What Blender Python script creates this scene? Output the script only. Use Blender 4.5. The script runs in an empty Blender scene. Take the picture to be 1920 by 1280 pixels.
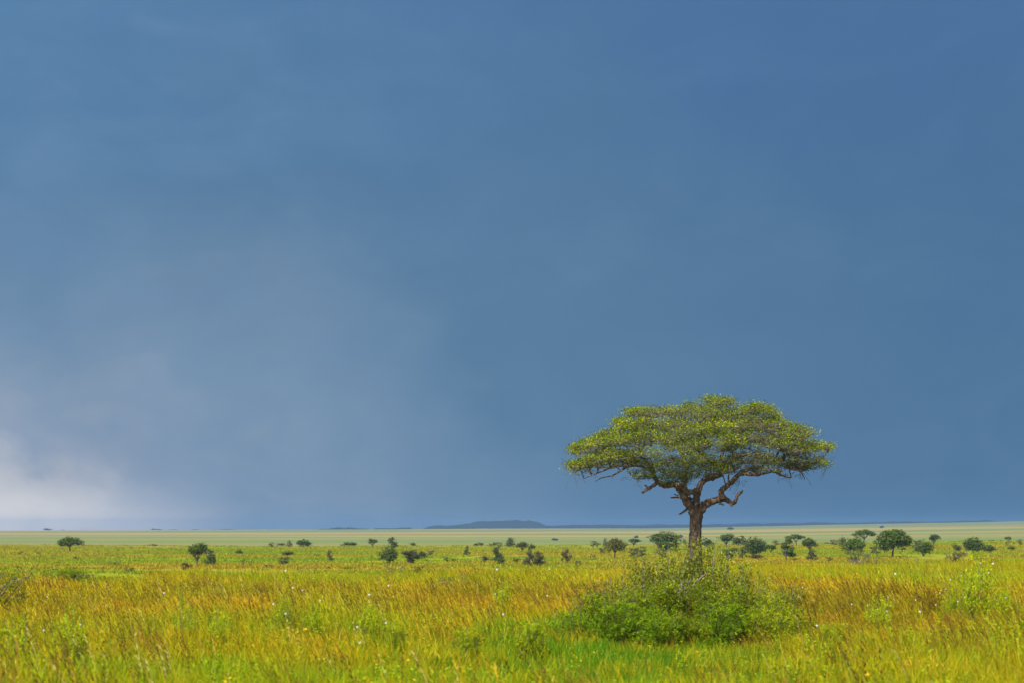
import bpy, math, random
import numpy as np
from mathutils import Vector

# ------------------------------------------------------------------ camera, sky, sun, exposure
sc = bpy.context.scene
COL = sc.collection
CAM_H = 3.2
F = 70 / 36 * 1920                       # focal length in photo pixels
PITCH = math.atan(348 / F)
cam_d = bpy.data.cameras.new('camera'); cam = bpy.data.objects.new('camera', cam_d); COL.objects.link(cam)
cam_d.lens = 70; cam_d.sensor_width = 36; cam_d.sensor_fit = 'HORIZONTAL'
cam_d.clip_start = 0.5; cam_d.clip_end = 40000
cam.location = (0, 0, CAM_H); cam.rotation_euler = (math.pi / 2 + PITCH, 0, 0)
cam_d.dof.use_dof = True; cam_d.dof.focus_distance = 118; cam_d.dof.aperture_fstop = 1.7
sc.camera = cam
sc.view_settings.view_transform = 'Standard'; sc.view_settings.look = 'None'
sc.view_settings.exposure = 0.62; sc.view_settings.gamma = 1
sc.cycles.max_bounces = 6; sc.cycles.diffuse_bounces = 3; sc.cycles.transmission_bounces = 4
sc.cycles.volume_bounces = 0; sc.cycles.transparent_max_bounces = 4

SUN_EL, SUN_AZ = 43, 210                 # degrees; azimuth clockwise from +Y (the view), so the sun is behind and to the left
sd = bpy.data.lights.new('sun', 'SUN'); sd.energy = 4.6; sd.angle = math.radians(0.5); sd.color = (1.0, 0.955, 0.87)
sun = bpy.data.objects.new('sun', sd); COL.objects.link(sun)
to_sun = Vector((math.sin(math.radians(SUN_AZ)) * math.cos(math.radians(SUN_EL)),
                 math.cos(math.radians(SUN_AZ)) * math.cos(math.radians(SUN_EL)), math.sin(math.radians(SUN_EL))))
sun.rotation_euler = to_sun.to_track_quat('Z', 'Y').to_euler(); sun.location = (0, 0, 60)

def s2l(c):
    return tuple(((v / 255) / 12.92 if v / 255 <= .04045 else ((v / 255 + .055) / 1.055) ** 2.4) for v in c)

class NT:                                 # a small node-tree writer
    def __init__(s, tree): s.t = tree; s.n = tree.nodes; s.l = tree.links
    def new(s, typ, ins=None, **props):
        n = s.n.new(typ)
        for k, v in props.items(): setattr(n, k, v)
        for k, v in (ins or {}).items():
            if isinstance(v, bpy.types.NodeSocket): s.l.new(v, n.inputs[k])
            else: n.inputs[k].default_value = v
        return n
    def math(s, op, a, b=None, c=None, clamp=False):
        ins = {0: a}
        if b is not None: ins[1] = b
        if c is not None: ins[2] = c
        return s.new('ShaderNodeMath', ins, operation=op, use_clamp=clamp).outputs[0]
    def maprange(s, v, a, b, c=0., d=1., smooth=True):
        return s.new('ShaderNodeMapRange', {0: v, 1: a, 2: b, 3: c, 4: d}, interpolation_type='SMOOTHSTEP' if smooth else 'LINEAR').outputs[0]
    def noise(s, vec, scale, detail=4, rough=.55, dist=0.):
        n = s.new('ShaderNodeTexNoise', {'Scale': scale, 'Detail': detail, 'Roughness': rough, 'Distortion': dist})
        if vec is not None: s.l.new(vec, n.inputs['Vector'])
        return n.outputs[0]
    def mix(s, f, a, b, mode='MIX'):
        n = s.n.new('ShaderNodeMix'); n.data_type = 'RGBA'; n.blend_type = mode
        for i, v in ((0, f), (6, a), (7, b)):
            if isinstance(v, bpy.types.NodeSocket): s.l.new(v, n.inputs[i])
            else: n.inputs[i].default_value = v if i == 0 else (*v[:3], 1)
        return n.outputs[2]
    def scale_vec(s, vec, sx, sy, sz):
        return s.new('ShaderNodeVectorMath', {0: vec, 1: (sx, sy, sz)}, operation='MULTIPLY').outputs[0]
    def ramp(s, f, stops):
        n = s.n.new('ShaderNodeValToRGB'); s.l.new(f, n.inputs[0]); cr = n.color_ramp
        while len(cr.elements) < len(stops): cr.elements.new(.5)
        for e, (p, c) in zip(cr.elements, stops): e.position = p; e.color = (*c, 1)
        return n.outputs[0]

EXPO = 2 ** sc.view_settings.exposure
def skyc(r, g, b):                        # a cloud radiance given as the picture value it shows at this exposure
    return tuple(v / EXPO for v in s2l((r, g, b)))

world = bpy.data.worlds.new("World"); sc.world = world; world.use_nodes = True
wt = NT(world.node_tree); wt.n.clear()
gen = wt.new('ShaderNodeTexCoord').outputs['Generated']
sep = wt.new('ShaderNodeSeparateXYZ', {0: gen})
X, Y, Z = sep.outputs
ys = wt.math('MAXIMUM', Y, .08)
U = wt.math('DIVIDE', X, ys); V = wt.math('DIVIDE', Z, ys)
n1 = wt.noise(gen, 6.0, 5, .5, .3); n2 = wt.noise(wt.scale_vec(gen, 1, 1, 2.2), 15., 5, .55, .6)
wob = wt.math('ADD', wt.math('MULTIPLY', wt.math('SUBTRACT', n1, .5), .22), wt.math('MULTIPLY', wt.math('SUBTRACT', n2, .5), .07))
du = wt.math('MULTIPLY', wt.math('ADD', U, .285), .76); dv = wt.math('MULTIPLY', V, 1.3)
dist = wt.math('SQRT', wt.math('ADD', wt.math('MULTIPLY', du, du), wt.math('MULTIPLY', dv, dv)))
dist = wt.math('ADD', dist, wob)
storm = wt.ramp(dist, [(0.0, skyc(189, 192, 198)), (.045, skyc(176, 181, 192)), (.09, skyc(146, 162, 184)), (.15, skyc(118, 146, 174)), (.25, skyc(91, 127, 160)),
                       (.42, skyc(77, 116, 153)), (.6, skyc(69, 107, 146))])
puff = wt.maprange(wt.math('ADD', wt.math('SUBTRACT', .085, wt.math('SQRT', wt.math('ADD', wt.math('MULTIPLY', du, du), wt.math('MULTIPLY', wt.math('MULTIPLY', V, 1.5), wt.math('MULTIPLY', V, 1.5))))),
                        wt.math('MULTIPLY', wt.math('SUBTRACT', wt.noise(gen, 26., 6, .55, .4), .5), .11)), 0, .045)
storm = wt.mix(wt.math('MULTIPLY', puff, .55), storm, skyc(202, 204, 208))
glow = wt.math('MULTIPLY', wt.maprange(V, .028, .0), wt.maprange(U, -.12, -.25))
storm = wt.mix(wt.math('MULTIPLY', glow, .8), storm, skyc(246, 240, 236))
# the upper left of the storm is a touch bluer and lighter
up = wt.maprange(wt.math('ADD', V, wob), .10, .30)
lf = wt.maprange(U, .15, -.30)
storm = wt.mix(wt.math('MULTIPLY', up, .75), storm, wt.mix(lf, skyc(77, 115, 161), skyc(90, 133, 175)))
storm = wt.mix(wt.math('MULTIPLY', wt.math('MULTIPLY', wt.maprange(n2, .42, .75), wt.maprange(U, .1, -.2)), .22), storm, skyc(120, 150, 185))
mott = wt.noise(wt.scale_vec(gen, 1, 1, 1.6), 9., 5, .6, .8)
storm = wt.mix(wt.math('MULTIPLY', wt.maprange(mott, .36, .68), .075), storm, skyc(58, 92, 130))
storm = wt.mix(wt.math('MULTIPLY', wt.maprange(mott, .55, .3), .035), storm, skyc(140, 165, 190))
sky = wt.new('ShaderNodeTexSky', sky_type='NISHITA', sun_disc=False, sun_elevation=math.radians(SUN_EL), sun_rotation=math.radians(SUN_AZ))
nish = wt.mix(1.0, sky.outputs[0], (.085, .085, .085), 'MULTIPLY')
front = wt.math('MULTIPLY', wt.maprange(Y, .15, .5), wt.maprange(Z, .85, .55))
bg = wt.new('ShaderNodeBackground', {0: wt.mix(front, nish, storm), 1: 1.0})
out = wt.new('ShaderNodeOutputWorld', {0: bg.outputs[0]})

# ------------------------------------------------------------------ helpers
R = np.random.RandomState(7)
def ray(px, py):
    xc, yc = (px - 960) / F, (640 - py) / F
    return np.array((xc, math.cos(PITCH) - math.sin(PITCH) * yc, math.sin(PITCH) + math.cos(PITCH) * yc))
def at(px, py, dist):                     # the point at distance `dist` ahead seen at photo pixel (px, py)
    d = ray(px, py); return np.array((0, 0, CAM_H)) + d * (dist / d[1])

def lattice(seed):
    return np.random.RandomState(seed).rand(256, 256)
_L = {}
def vnoise(x, y, s, seed=0):              # value noise, feature size s
    if seed not in _L: _L[seed] = lattice(seed + 100)
    L = _L[seed]; x = np.asarray(x, float) / s; y = np.asarray(y, float) / s
    xi = np.floor(x).astype(int); yi = np.floor(y).astype(int); fx = x - xi; fy = y - yi
    fx = fx * fx * (3 - 2 * fx); fy = fy * fy * (3 - 2 * fy)
    g = lambda a, b: L[a % 256, b % 256]
    return (g(xi, yi) * (1 - fx) + g(xi + 1, yi) * fx) * (1 - fy) + (g(xi, yi + 1) * (1 - fx) + g(xi + 1, yi + 1) * fx) * fy
def sstep(t): t = np.clip(t, 0, 1); return t * t * (3 - 2 * t)

def px_of(x, y): return np.clip(960 + F * x / np.maximum(y, 1), -600, 2500)
EDGE = ([-600, 0, 60, 200, 300, 480, 700, 860, 1220, 1310, 1500, 1920, 2500],
        [1080, 1078, 1084, 1084, 1074, 1068, 1064, 1061, 1058, 1050, 1050, 1044, 1044])
CREST2 = ([-600, 0, 480, 860, 1220, 1500, 1620, 1920, 2500], [1018, 1020, 1024, 1023, 1021, 1019, 1016, 1011, 1010])
CREST3 = ([-600, 0, 480, 860, 1220, 1300, 1620, 1920, 2500], [994, 993.5, 991.5, 990.5, 989.2, 988, 982, 977, 972])
def edge_dist(px): return 2.1 * F / (np.interp(px, *EDGE) - 988)
def ground_z(x, y):
    x = np.asarray(x, float); y = np.asarray(y, float)
    r = np.hypot(x, y); px = px_of(x, y)
    e = edge_dist(px)
    z2 = 3.2 - (np.interp(px, *CREST2) - 988) / F * 661
    z3 = 3.2 - (np.interp(px, *CREST3) - 988) / F * 5000
    z = -3.0 * sstep((r - e) / 150)
    z = z + (z2 + 3.0) * sstep((r - 330) / 331)
    z = z + (-9.0 - z2) * sstep((r - 675) / 330)
    z = z + (z3 + 9.0) * np.clip((r - 1050) / 3950, 0, 1)
    z = z - 22 * sstep((r - 5050) / 250)
    z = z + (vnoise(x, y, 14, 1) - .5) * .28 * np.clip(r / 60, 0, 1) + (vnoise(x, y, 90, 2) - .5) * .5 * sstep((r - 220) / 200) \
          + (vnoise(x, y, 420, 3) - .5) * 2.2 * sstep((r - 1100) / 1500)
    c = at(1290, 1150, 51)
    z = z + .5 * np.exp(-(((x - c[0]) / 2.4) ** 2 + ((y - 51) / 3.4) ** 2))
    return z
def base_at(px, py, r0=185., r1=4950.):   # where the ray of a pixel meets the ground beyond r0
    d = ray(px, py); rr = np.geomspace(r0, r1, 3000)
    zz = CAM_H + d[2] / d[1] * rr; gz = ground_z(d[0] / d[1] * rr, rr)
    hit = np.nonzero(gz >= zz)[0]
    if len(hit): i = hit[0]
    else:
        ang = (gz - CAM_H) / rr; i = int(np.argmax(ang[rr > 900])) + int((rr <= 900).sum())
    return d[0] / d[1] * rr[i], rr[i], float(gz[i])

def tag(o, label=None, cat=None, group=None, kind=None):
    if label: o['label'] = label
    if cat: o['category'] = cat
    if group: o['group'] = group
    if kind: o['kind'] = kind
    return o
def empty(name, loc, label, cat, group=None, rz=0.):
    o = bpy.data.objects.new(name, None); COL.objects.link(o); o.location = loc; o.rotation_euler = (0, 0, rz)
    o.empty_display_size = .3
    return tag(o, label, cat, group)
def mesh_of(name, verts, faces, cols=None, smooth=False, mat=None):
    me = bpy.data.meshes.new(name)
    verts = np.asarray(verts, np.float32).reshape(-1, 3)
    fl = np.asarray(faces, np.int32)
    k = fl.shape[1]
    me.vertices.add(len(verts)); me.vertices.foreach_set('co', verts.ravel())
    me.loops.add(fl.size); me.loops.foreach_set('vertex_index', fl.ravel())
    me.polygons.add(len(fl)); me.polygons.foreach_set('loop_start', np.arange(0, fl.size, k, dtype=np.int32))
    me.polygons.foreach_set('use_smooth', np.full(len(fl), smooth))
    me.update(calc_edges=True)
    if cols is not None:
        a = me.color_attributes.new('tone', 'FLOAT_COLOR', 'POINT')
        c = np.ones((len(verts), 4), np.float32); c[:, :3] = cols; a.data.foreach_set('color', c.ravel())
    if mat: me.materials.append(mat)
    return me
def link(name, me, parent=None, loc=(0, 0, 0)):
    o = bpy.data.objects.new(name, me); COL.objects.link(o); o.location = loc
    if parent: o.parent = parent
    return o

class Geo:                                # gathers quads of one part
    def __init__(s): s.v = []; s.f = []; s.c = []; s.n = 0
    def add(s, v, f, c):
        v = np.asarray(v, float).reshape(-1, 3); s.v.append(v); s.f.append(np.asarray(f, int) + s.n)
        c = np.asarray(c, float); s.c.append(np.broadcast_to(c, (len(v), 3)) if c.ndim == 1 else c); s.n += len(v)
    def mesh(s, name, mat, smooth=False):
        return mesh_of(name, np.concatenate(s.v), np.concatenate(s.f), np.concatenate(s.c), smooth, mat)
    def tube(s, pts, rad, sides=6, col=(1, 1, 1), rough=0., rs=None, flute=0.):
        pts = np.asarray(pts, float); rad = np.asarray(rad, float); m = len(pts)
        rs = rs or R
        t = np.gradient(pts, axis=0); t /= np.linalg.norm(t, axis=1)[:, None] + 1e-9
        up = np.array((0., 1., 0.)) if abs(t[0][1]) < .9 else np.array((1., 0., 0.))
        a = np.cross(t, up); a /= np.linalg.norm(a, axis=1)[:, None] + 1e-9; b = np.cross(t, a)
        th = np.arange(sides) * 2 * math.pi / sides
        rr = rad[:, None] * (1 + rough * (rs.rand(m, sides) - .5) * 2)
        if flute: rr = rr * (1 + flute * np.sin(7 * th[None, :] + .5 * np.arange(m)[:, None] ** .8) + flute * .6 * np.sin(13 * th[None, :] - .3 * np.arange(m)[:, None]))
        v = pts[:, None, :] + rr[:, :, None] * (np.cos(th)[None, :, None] * a[:, None, :] + np.sin(th)[None, :, None] * b[:, None, :])
        i = np.arange(m - 1)[:, None] * sides; j = np.arange(sides)[None, :]; j2 = (j + 1) % sides
        f = np.stack([i + j, i + j2, i + sides + j2, i + sides + j], -1).reshape(-1, 4)
        s.add(v.reshape(-1, 3), f, col)
        # a blunt end
        s.add(np.vstack([v[-1], np.repeat(pts[-1][None], sides, 0) + t[-1] * rad[-1] * .5]),
              np.stack([np.arange(sides), (np.arange(sides) + 1) % sides, sides + (np.arange(sides) + 1) % sides, sides + np.arange(sides)], -1), col)
    def leaves(s, cen, size, cols, aspect=.5, upbias=.35, rs=None):
        rs = rs or R; n = len(cen)
        nor = rs.normal(size=(n, 3)); nor /= np.linalg.norm(nor, axis=1)[:, None]; nor[:, 2] = np.abs(nor[:, 2]) + upbias
        nor /= np.linalg.norm(nor, axis=1)[:, None]
        q = rs.normal(size=(n, 3)); a = np.cross(nor, q); a /= np.linalg.norm(a, axis=1)[:, None] + 1e-9; b = np.cross(nor, a)
        size = np.broadcast_to(size, (n,)) * (.7 + .6 * rs.rand(n))
        a = a * size[:, None] * .5; b = b * size[:, None] * .5 * aspect
        v = np.stack([cen - a, cen - b + a * .15, cen + a, cen + b + a * .15], 1).reshape(-1, 3)
        f = np.arange(n * 4).reshape(-1, 4)
        s.add(v, f, np.repeat(cols, 4, 0))

def smooth_line(pts, rad, k=4, wob=0., rs=None):
    rs = rs or R
    pts = np.asarray(pts, float); rad = np.asarray(rad, float); n = len(pts)
    P = np.vstack([2 * pts[0] - pts[1], pts, 2 * pts[-1] - pts[-2]]); o = []; r = []
    for i in range(1, n):
        for t in np.arange(k) / k:
            a, b, c, d = P[i - 1], P[i], P[i + 1], P[i + 2]
            o.append(.5 * ((2 * b) + (c - a) * t + (2 * a - 5 * b + 4 * c - d) * t * t + (3 * b - a - 3 * c + d) * t ** 3))
            r.append(rad[i - 1] * (1 - t) + rad[i] * t)
    o.append(pts[-1]); r.append(rad[-1])
    o = np.array(o); r = np.array(r)
    if wob: o[1:-1] += rs.normal(size=(len(o) - 2, 3)) * wob * r[1:-1, None]; r *= 1 + (rs.rand(len(r)) - .5) * wob
    return o, r

# ------------------------------------------------------------------ materials
def new_mat(name):
    m = bpy.data.materials.new(name); m.use_nodes = True; t = NT(m.node_tree); t.n.clear(); return m, t
def leaf_mat(name, tint=(1, 1, 1), transl=.35, gloss=.0, patch=None):
    m, t = new_mat(name)
    col = t.new('ShaderNodeAttribute', attribute_name='tone').outputs['Color']
    col = t.mix(1., col, tint, 'MULTIPLY')
    if patch:
        pos = t.new('ShaderNodeNewGeometry').outputs['Position']
        k = t.maprange(t.noise(t.scale_vec(pos, .45, 1, 0), patch[0], 4, .6), .40, .60)
        col = t.mix(k, t.mix(1., col, patch[1], 'MULTIPLY'), t.mix(1., col, patch[2], 'MULTIPLY'))
    d = t.new('ShaderNodeBsdfDiffuse', {0: col}).outputs[0]
    tr = t.new('ShaderNodeBsdfTranslucent', {0: t.mix(1., col, (1.15, 1.1, .6), 'MULTIPLY')}).outputs[0]
    s = t.new('ShaderNodeMixShader', {0: transl, 1: d, 2: tr}).outputs[0]
    g = t.new('ShaderNodeBsdfGlossy', {0: (1, 1, 1, 1), 1: .45}).outputs[0]
    s = t.new('ShaderNodeMixShader', {0: gloss, 1: s, 2: g}).outputs[0]
    t.new('ShaderNodeOutputMaterial', {0: s})
    return m
def bark_mat(name, a, b, scale=3., bump=.6):
    m, t = new_mat(name)
    pos = t.new('ShaderNodeTexCoord').outputs['Object']
    n = t.noise(t.scale_vec(pos, 1, 1, .22), scale * 2.4, 6, .7, .6); n2 = t.noise(pos, scale * .6, 4, .6)
    c = t.mix(t.maprange(n, .35, .65), a, b)
    c = t.mix(t.math('MULTIPLY', t.maprange(n2, .5, .68), .6), c, (.22, .2, .16))
    bp = t.new('ShaderNodeBump', {'Strength': bump, 'Distance': .12, 'Height': n}).outputs[0]
    s = t.new('ShaderNodeBsdfPrincipled', {'Base Color': c, 'Roughness': .9, 'Normal': bp})
    t.new('ShaderNodeOutputMaterial', {0: s.outputs[0]}); return m

M_leaf_main = leaf_mat('acacia_leaf', transl=.28, gloss=.0)
M_bark_main = bark_mat('acacia_bark', (.05, .028, .016), (.29, .175, .105))
M_twig = bark_mat('twig_bark', (.06, .045, .035), (.19, .16, .13), 5, .2)
M_bark_far = bark_mat('savanna_bark', (.04, .033, .028), (.13, .105, .085), 2, .2)
M_stem = bark_mat('green_stem', (.06, .07, .02), (.15, .15, .05), 5, .2)
M_dead = bark_mat('dead_wood', (.07, .05, .045), (.24, .18, .16), 6, .3)
TINT = {
    'dark': leaf_mat('dark_foliage', (.90, 1.10, .46), .2, .006), 'deep': leaf_mat('deep_foliage', (.56, .76, .38), .15, .006),
    'green': leaf_mat('green_foliage', (.95, 1.25, .34), .3, .006), 'grey': leaf_mat('grey_foliage', (1.0, .92, .75), .2, .006),
    'olive': leaf_mat('olive_foliage', (1.15, 1.0, .35), .3, .006), 'brown': leaf_mat('brown_foliage', (1.15, .86, .62), .15, .006),
    'lime': leaf_mat('lime_foliage', (2.4, 2.7, .08), .35, .006), 'bright': leaf_mat('bright_foliage', (1.55, 2.3, .06), .38, .006),
    'shrub': leaf_mat('shrub_foliage', (1.65, 2.0, .09), .35, .006),
    'weed': leaf_mat('weed_foliage', (2.9, 3.3, .10), .4, .006), 'thicket': leaf_mat('thicket_foliage', (2.0, 2.15, .45), .35, .006),
}

def ground_material():
    m, t = new_mat('savanna_ground')
    pos = t.new('ShaderNodeNewGeometry').outputs['Position']
    sp = t.new('ShaderNodeSeparateXYZ', {0: pos}); yy = sp.outputs[1]
    flat = t.scale_vec(pos, 1, 1, 0)
    # near soil and litter
    near = t.mix(t.noise(flat, 1.5, 5), (.10, .12, .02), (.20, .15, .04))
    # middle plain: green and rusty streaks
    a = t.noise(t.scale_vec(flat, .35, 1, 1), .022, 5, .6); b = t.noise(t.scale_vec(flat, .5, 1, 1), .11, 5, .65); c = t.noise(flat, .9, 4, .7)
    mid = t.mix(t.maprange(a, .47, .60), (.26, .30, .014), (.34, .235, .035))
    mid = t.mix(t.math('MULTIPLY', t.maprange(b, .5, .68), .7), mid, (.17, .20, .018))
    mid = t.mix(t.math('MULTIPLY', t.maprange(c, .5, .7), .6), mid, (.28, .27, .035))
    # far plain: straw and pale green belts
    d = t.noise(t.scale_vec(flat, .2, 1, 1), .0019, 3, .5, .4); e = t.noise(t.scale_vec(flat, .3, 1, 1), .014, 6, .7)
    far = t.mix(t.maprange(d, .40, .58), (.37, .27, .06), (.175, .22, .055))
    far = t.mix(t.math('MULTIPLY', t.maprange(e, .5, .7), .4), far, (.16, .19, .06))
    col = t.mix(t.maprange(yy, 150, 210), near, mid)
    col = t.mix(t.maprange(yy, 560, 800), col, far)
    bp = t.new('ShaderNodeBump', {'Strength': .5, 'Distance': .3, 'Height': c}).outputs[0]
    s = t.new('ShaderNodeBsdfDiffuse', {0: col, 'Normal': bp})
    t.new('ShaderNodeOutputMaterial', {0: s.outputs[0]}); return m

# ------------------------------------------------------------------ terrain
ang = np.radians(np.concatenate([np.arange(-180, -20, 4.), np.arange(-20, 20, .16), np.arange(20, 180, 4.)]))
rad_ = np.geomspace(1.5, 5900, 430)
AA, RR = np.meshgrid(ang, rad_, indexing='ij')
gx, gy = np.sin(AA) * RR, np.cos(AA) * RR
gz = ground_z(gx, gy)
na, nr = gx.shape
idx = np.arange(na * nr).reshape(na, nr)
i2 = np.roll(idx, -1, 0)
f = np.stack([idx[:, :-1], i2[:, :-1], i2[:, 1:], idx[:, 1:]], -1).reshape(-1, 4)[:, ::-1]
v = np.stack([gx, gy, gz], -1).reshape(-1, 3)
# the middle
cidx = len(v); v = np.vstack([v, (0, 0, 0)])
f = np.vstack([f, np.stack([idx[::2, 0], np.roll(idx[::2, 0], -1), np.full(len(idx[::2, 0]), cidx), np.full(len(idx[::2, 0]), cidx)], -1)[:0]]) if False else f
ground = link('ground', mesh_of('ground', v[:cidx], f, smooth=True, mat=ground_material()))
tag(ground, kind='structure')

# far hills: a range closing the plain on the right and a low double-topped hill
def hills():
    m, t = new_mat('far_hills')
    n = t.noise(t.scale_vec(t.new('ShaderNodeNewGeometry').outputs['Position'], 1, 1, 1), .004, 5, .6)
    s = t.new('ShaderNodeBsdfDiffuse', {0: t.mix(n, (.018, .026, .02), (.035, .045, .03))})
    t.new('ShaderNodeOutputMaterial', {0: s.outputs[0]})
    def ridge(xs, tops, dist, depth, seed, name):
        px = np.linspace(xs[0], xs[-1], 260); rs = np.linspace(-1, 1, 21)
        P = []
        for i, p in enumerate(px):
            top = np.interp(p, xs, tops) - 988
            for k in rs:
                d = dist + k * depth
                h = (3.2 - top / F * dist + 20) * (1 - abs(k) ** 1.7)
                h *= 1 + (.10 * (float(vnoise(p, k * 40, 22, seed)) - .5) + .05 * (float(vnoise(p, k * 60, 6, seed)) - .5)) * (1 - abs(k))
                P.append(((p - 960) / F * dist, d, -20 + h))
        n0, n1 = len(px), len(rs); ix = np.arange(n0 * n1).reshape(n0, n1)
        fc = np.stack([ix[:-1, :-1], ix[1:, :-1], ix[1:, 1:], ix[:-1, 1:]], -1).reshape(-1, 4)
        o = link(name, mesh_of(name, P, fc, smooth=True, mat=m)); tag(o, kind='structure')
    ridge([740, 880, 1020, 1220, 1400, 1580, 1750, 1920, 2300], [993, 987.5, 984.5, 983, 981, 978.5, 977, 975, 971], 5330, 150, 5, 'hills')
    ridge([785, 802, 820, 850, 870, 900, 928, 948, 962, 978, 992, 1006, 1022, 1045], [994, 987, 984.5, 984, 981.5, 977.5, 974.3, 973.5, 974.5, 976, 974.8, 977.5, 984.5, 991], 5480, 180, 6, 'hills')
hills()

# ------------------------------------------------------------------ grass (ground cover; nobody could count it)
def blade(g, base, h, w, lean, col0, col1, rs, seg=4, curl=.5):
    """a tapering, arching blade; lean = horizontal tip offset"""
    t = np.linspace(0, 1, seg + 1)
    p = np.stack([base[0] + lean[0] * t ** (1 + curl), base[1] + lean[1] * t ** (1 + curl), base[2] + h * (t - .12 * t * t * np.hypot(*lean) / h)], -1)
    a = rs.rand() * math.pi; sd_ = np.array((math.cos(a), math.sin(a), 0)) * w * .5
    ww = (1 - t ** 2 * .92)[:, None]
    v = np.concatenate([p - sd_ * ww, p + sd_ * ww]); n = seg + 1
    f = [(i, i + n, i + n + 1, i + 1) for i in range(seg)]
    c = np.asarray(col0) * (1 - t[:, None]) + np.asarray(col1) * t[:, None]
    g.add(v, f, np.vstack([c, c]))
def vary(c, rs, k=.22): return np.clip(np.asarray(c) * (1 + (rs.rand(3) - .5) * k * .6) * (1 + (rs.rand() - .5) * k * 2), 0, 1)

def tuft_green(rs, tall=1.):
    g = Geo()
    for _ in range(46):
        b = rs.normal(size=2) * .2; l = rs.normal(size=2) * .22 + (-.06, 0); h = (.45 + .5 * rs.rand()) * tall
        c = vary((.215, .315, .008), rs) if rs.rand() < .55 else vary((.42, .42, .015), rs)
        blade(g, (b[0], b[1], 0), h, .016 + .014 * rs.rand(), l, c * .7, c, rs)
    return g
def tuft_lush(rs):
    g = Geo()
    for _ in range(52):
        b = rs.normal(size=2) * .22; l = rs.normal(size=2) * .2; h = .4 + .45 * rs.rand()
        c = vary((.07, .27, .006), rs) if rs.rand() < .75 else vary((.22, .36, .008), rs)
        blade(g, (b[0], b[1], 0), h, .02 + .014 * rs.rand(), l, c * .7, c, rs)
    return g
def tuft_yellow(rs):
    g = Geo()
    for _ in range(44):
        b = rs.normal(size=2) * .22; l = rs.normal(size=2) * .16 + (-.16, 0); h = .55 + .5 * rs.rand()
        c = vary((.50, .46, .006), rs) if rs.rand() < .45 else vary((.30, .40, .006), rs)
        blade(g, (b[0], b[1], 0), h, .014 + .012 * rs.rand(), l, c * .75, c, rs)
    return g
def tuft_gold(rs, brown=.35):
    g = Geo()
    for _ in range(22):
        b = rs.normal(size=2) * .22; l = rs.normal(size=2) * .14 + (-.1, 0); h = .4 + .45 * rs.rand()
        blade(g, (b[0], b[1], 0), h, .018, l, vary((.30, .32, .008), rs), vary((.52, .43, .01), rs), rs)
    for _ in range(20):
        b = rs.normal(size=2) * .22; l = rs.normal(size=2) * .1 + (-.17 - .2 * rs.rand(), 0); h = .75 + .45 * rs.rand()
        c = vary((.24, .155, .018), rs) if rs.rand() < brown else vary((.54, .42, .012), rs)
        blade(g, (b[0], b[1], 0), h, .009, l, vary((.36, .32, .012), rs), c, rs, 5)
        # the hanging seed head along the upper third
        t0 = np.array((b[0] + l[0] * .72, b[1] + l[1] * .72, h * .8)); t1 = np.array((b[0] + l[0] * 1.02, b[1] + l[1], h * 1.0))
        for k in range(5):
            q = t0 + (t1 - t0) * (k / 4); dd = rs.normal(size=3) * (.02, .02, .01)
            blade(g, q, .09, .016, (-.05 + dd[0], dd[1]), c, c * 1.1, rs, 2)
    return g
def tuft_forb(rs, n=7):
    g = Geo()
    for _ in range(n):
        b = rs.normal(size=2) * .16; l = rs.normal(size=2) * .12; h = .6 + .55 * rs.rand()
        blade(g, (b[0], b[1], 0), h, .012, l, (.16, .15, .03), (.24, .28, .03), rs, 3)
        k = 16; t = .25 + .78 * rs.rand(k)
        cen = np.stack([b[0] + l[0] * t ** 1.5, b[1] + l[1] * t ** 1.5, h * t], -1) + rs.normal(size=(k, 3)) * (.05, .05, .02)
        c = np.array([vary((.34, .50, .012), rs) for _ in range(k)])
        g.leaves(cen, .062, c, .55, .5, rs)
    if rs.rand() < .6:
        k = 2; cen = rs.normal(size=(k, 3)) * (.2, .2, .1) + (0, 0, .9)
        g.leaves(cen, .05, np.tile((.85, .55, .02), (k, 1)), .8, .8, rs)
    return g
def tuft_stalk(rs):
    g = Geo()
    for _ in range(9):
        b = rs.normal(size=2) * .3; l = rs.normal(size=2) * .12 + (-.15 - .4 * rs.rand(), 0); h = 1.0 + .4 * rs.rand()
        c = vary((.13, .075, .02), rs) if rs.rand() < .6 else (vary((.40, .24, .03), rs) if rs.rand() < .6 else vary((.55, .42, .16), rs))
        blade(g, (b[0], b[1], 0), h, .015, l, c, c, rs, 5)
        for k in range(7):
            t = .6 + .4 * k / 6; q = np.array((b[0] + l[0] * t ** 1.5, b[1] + l[1] * t ** 1.5, h * (t - .12 * t * t * abs(l[0]) / h)))
            blade(g, q, .07, .022, (-.05 + rs.normal() * .02, rs.normal() * .03), c, c, rs, 2)
    return g
def tuft_low(rs):
    g = Geo()
    for _ in range(20):
        b = rs.normal(size=2) * .55; l = rs.normal(size=2) * .15; h = .2 + .3 * rs.rand()
        c = vary((.40, .40, .014), rs)
        blade(g, (b[0], b[1], 0), h, .12, l, c * .8, c, rs, 2)
    return g

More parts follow.
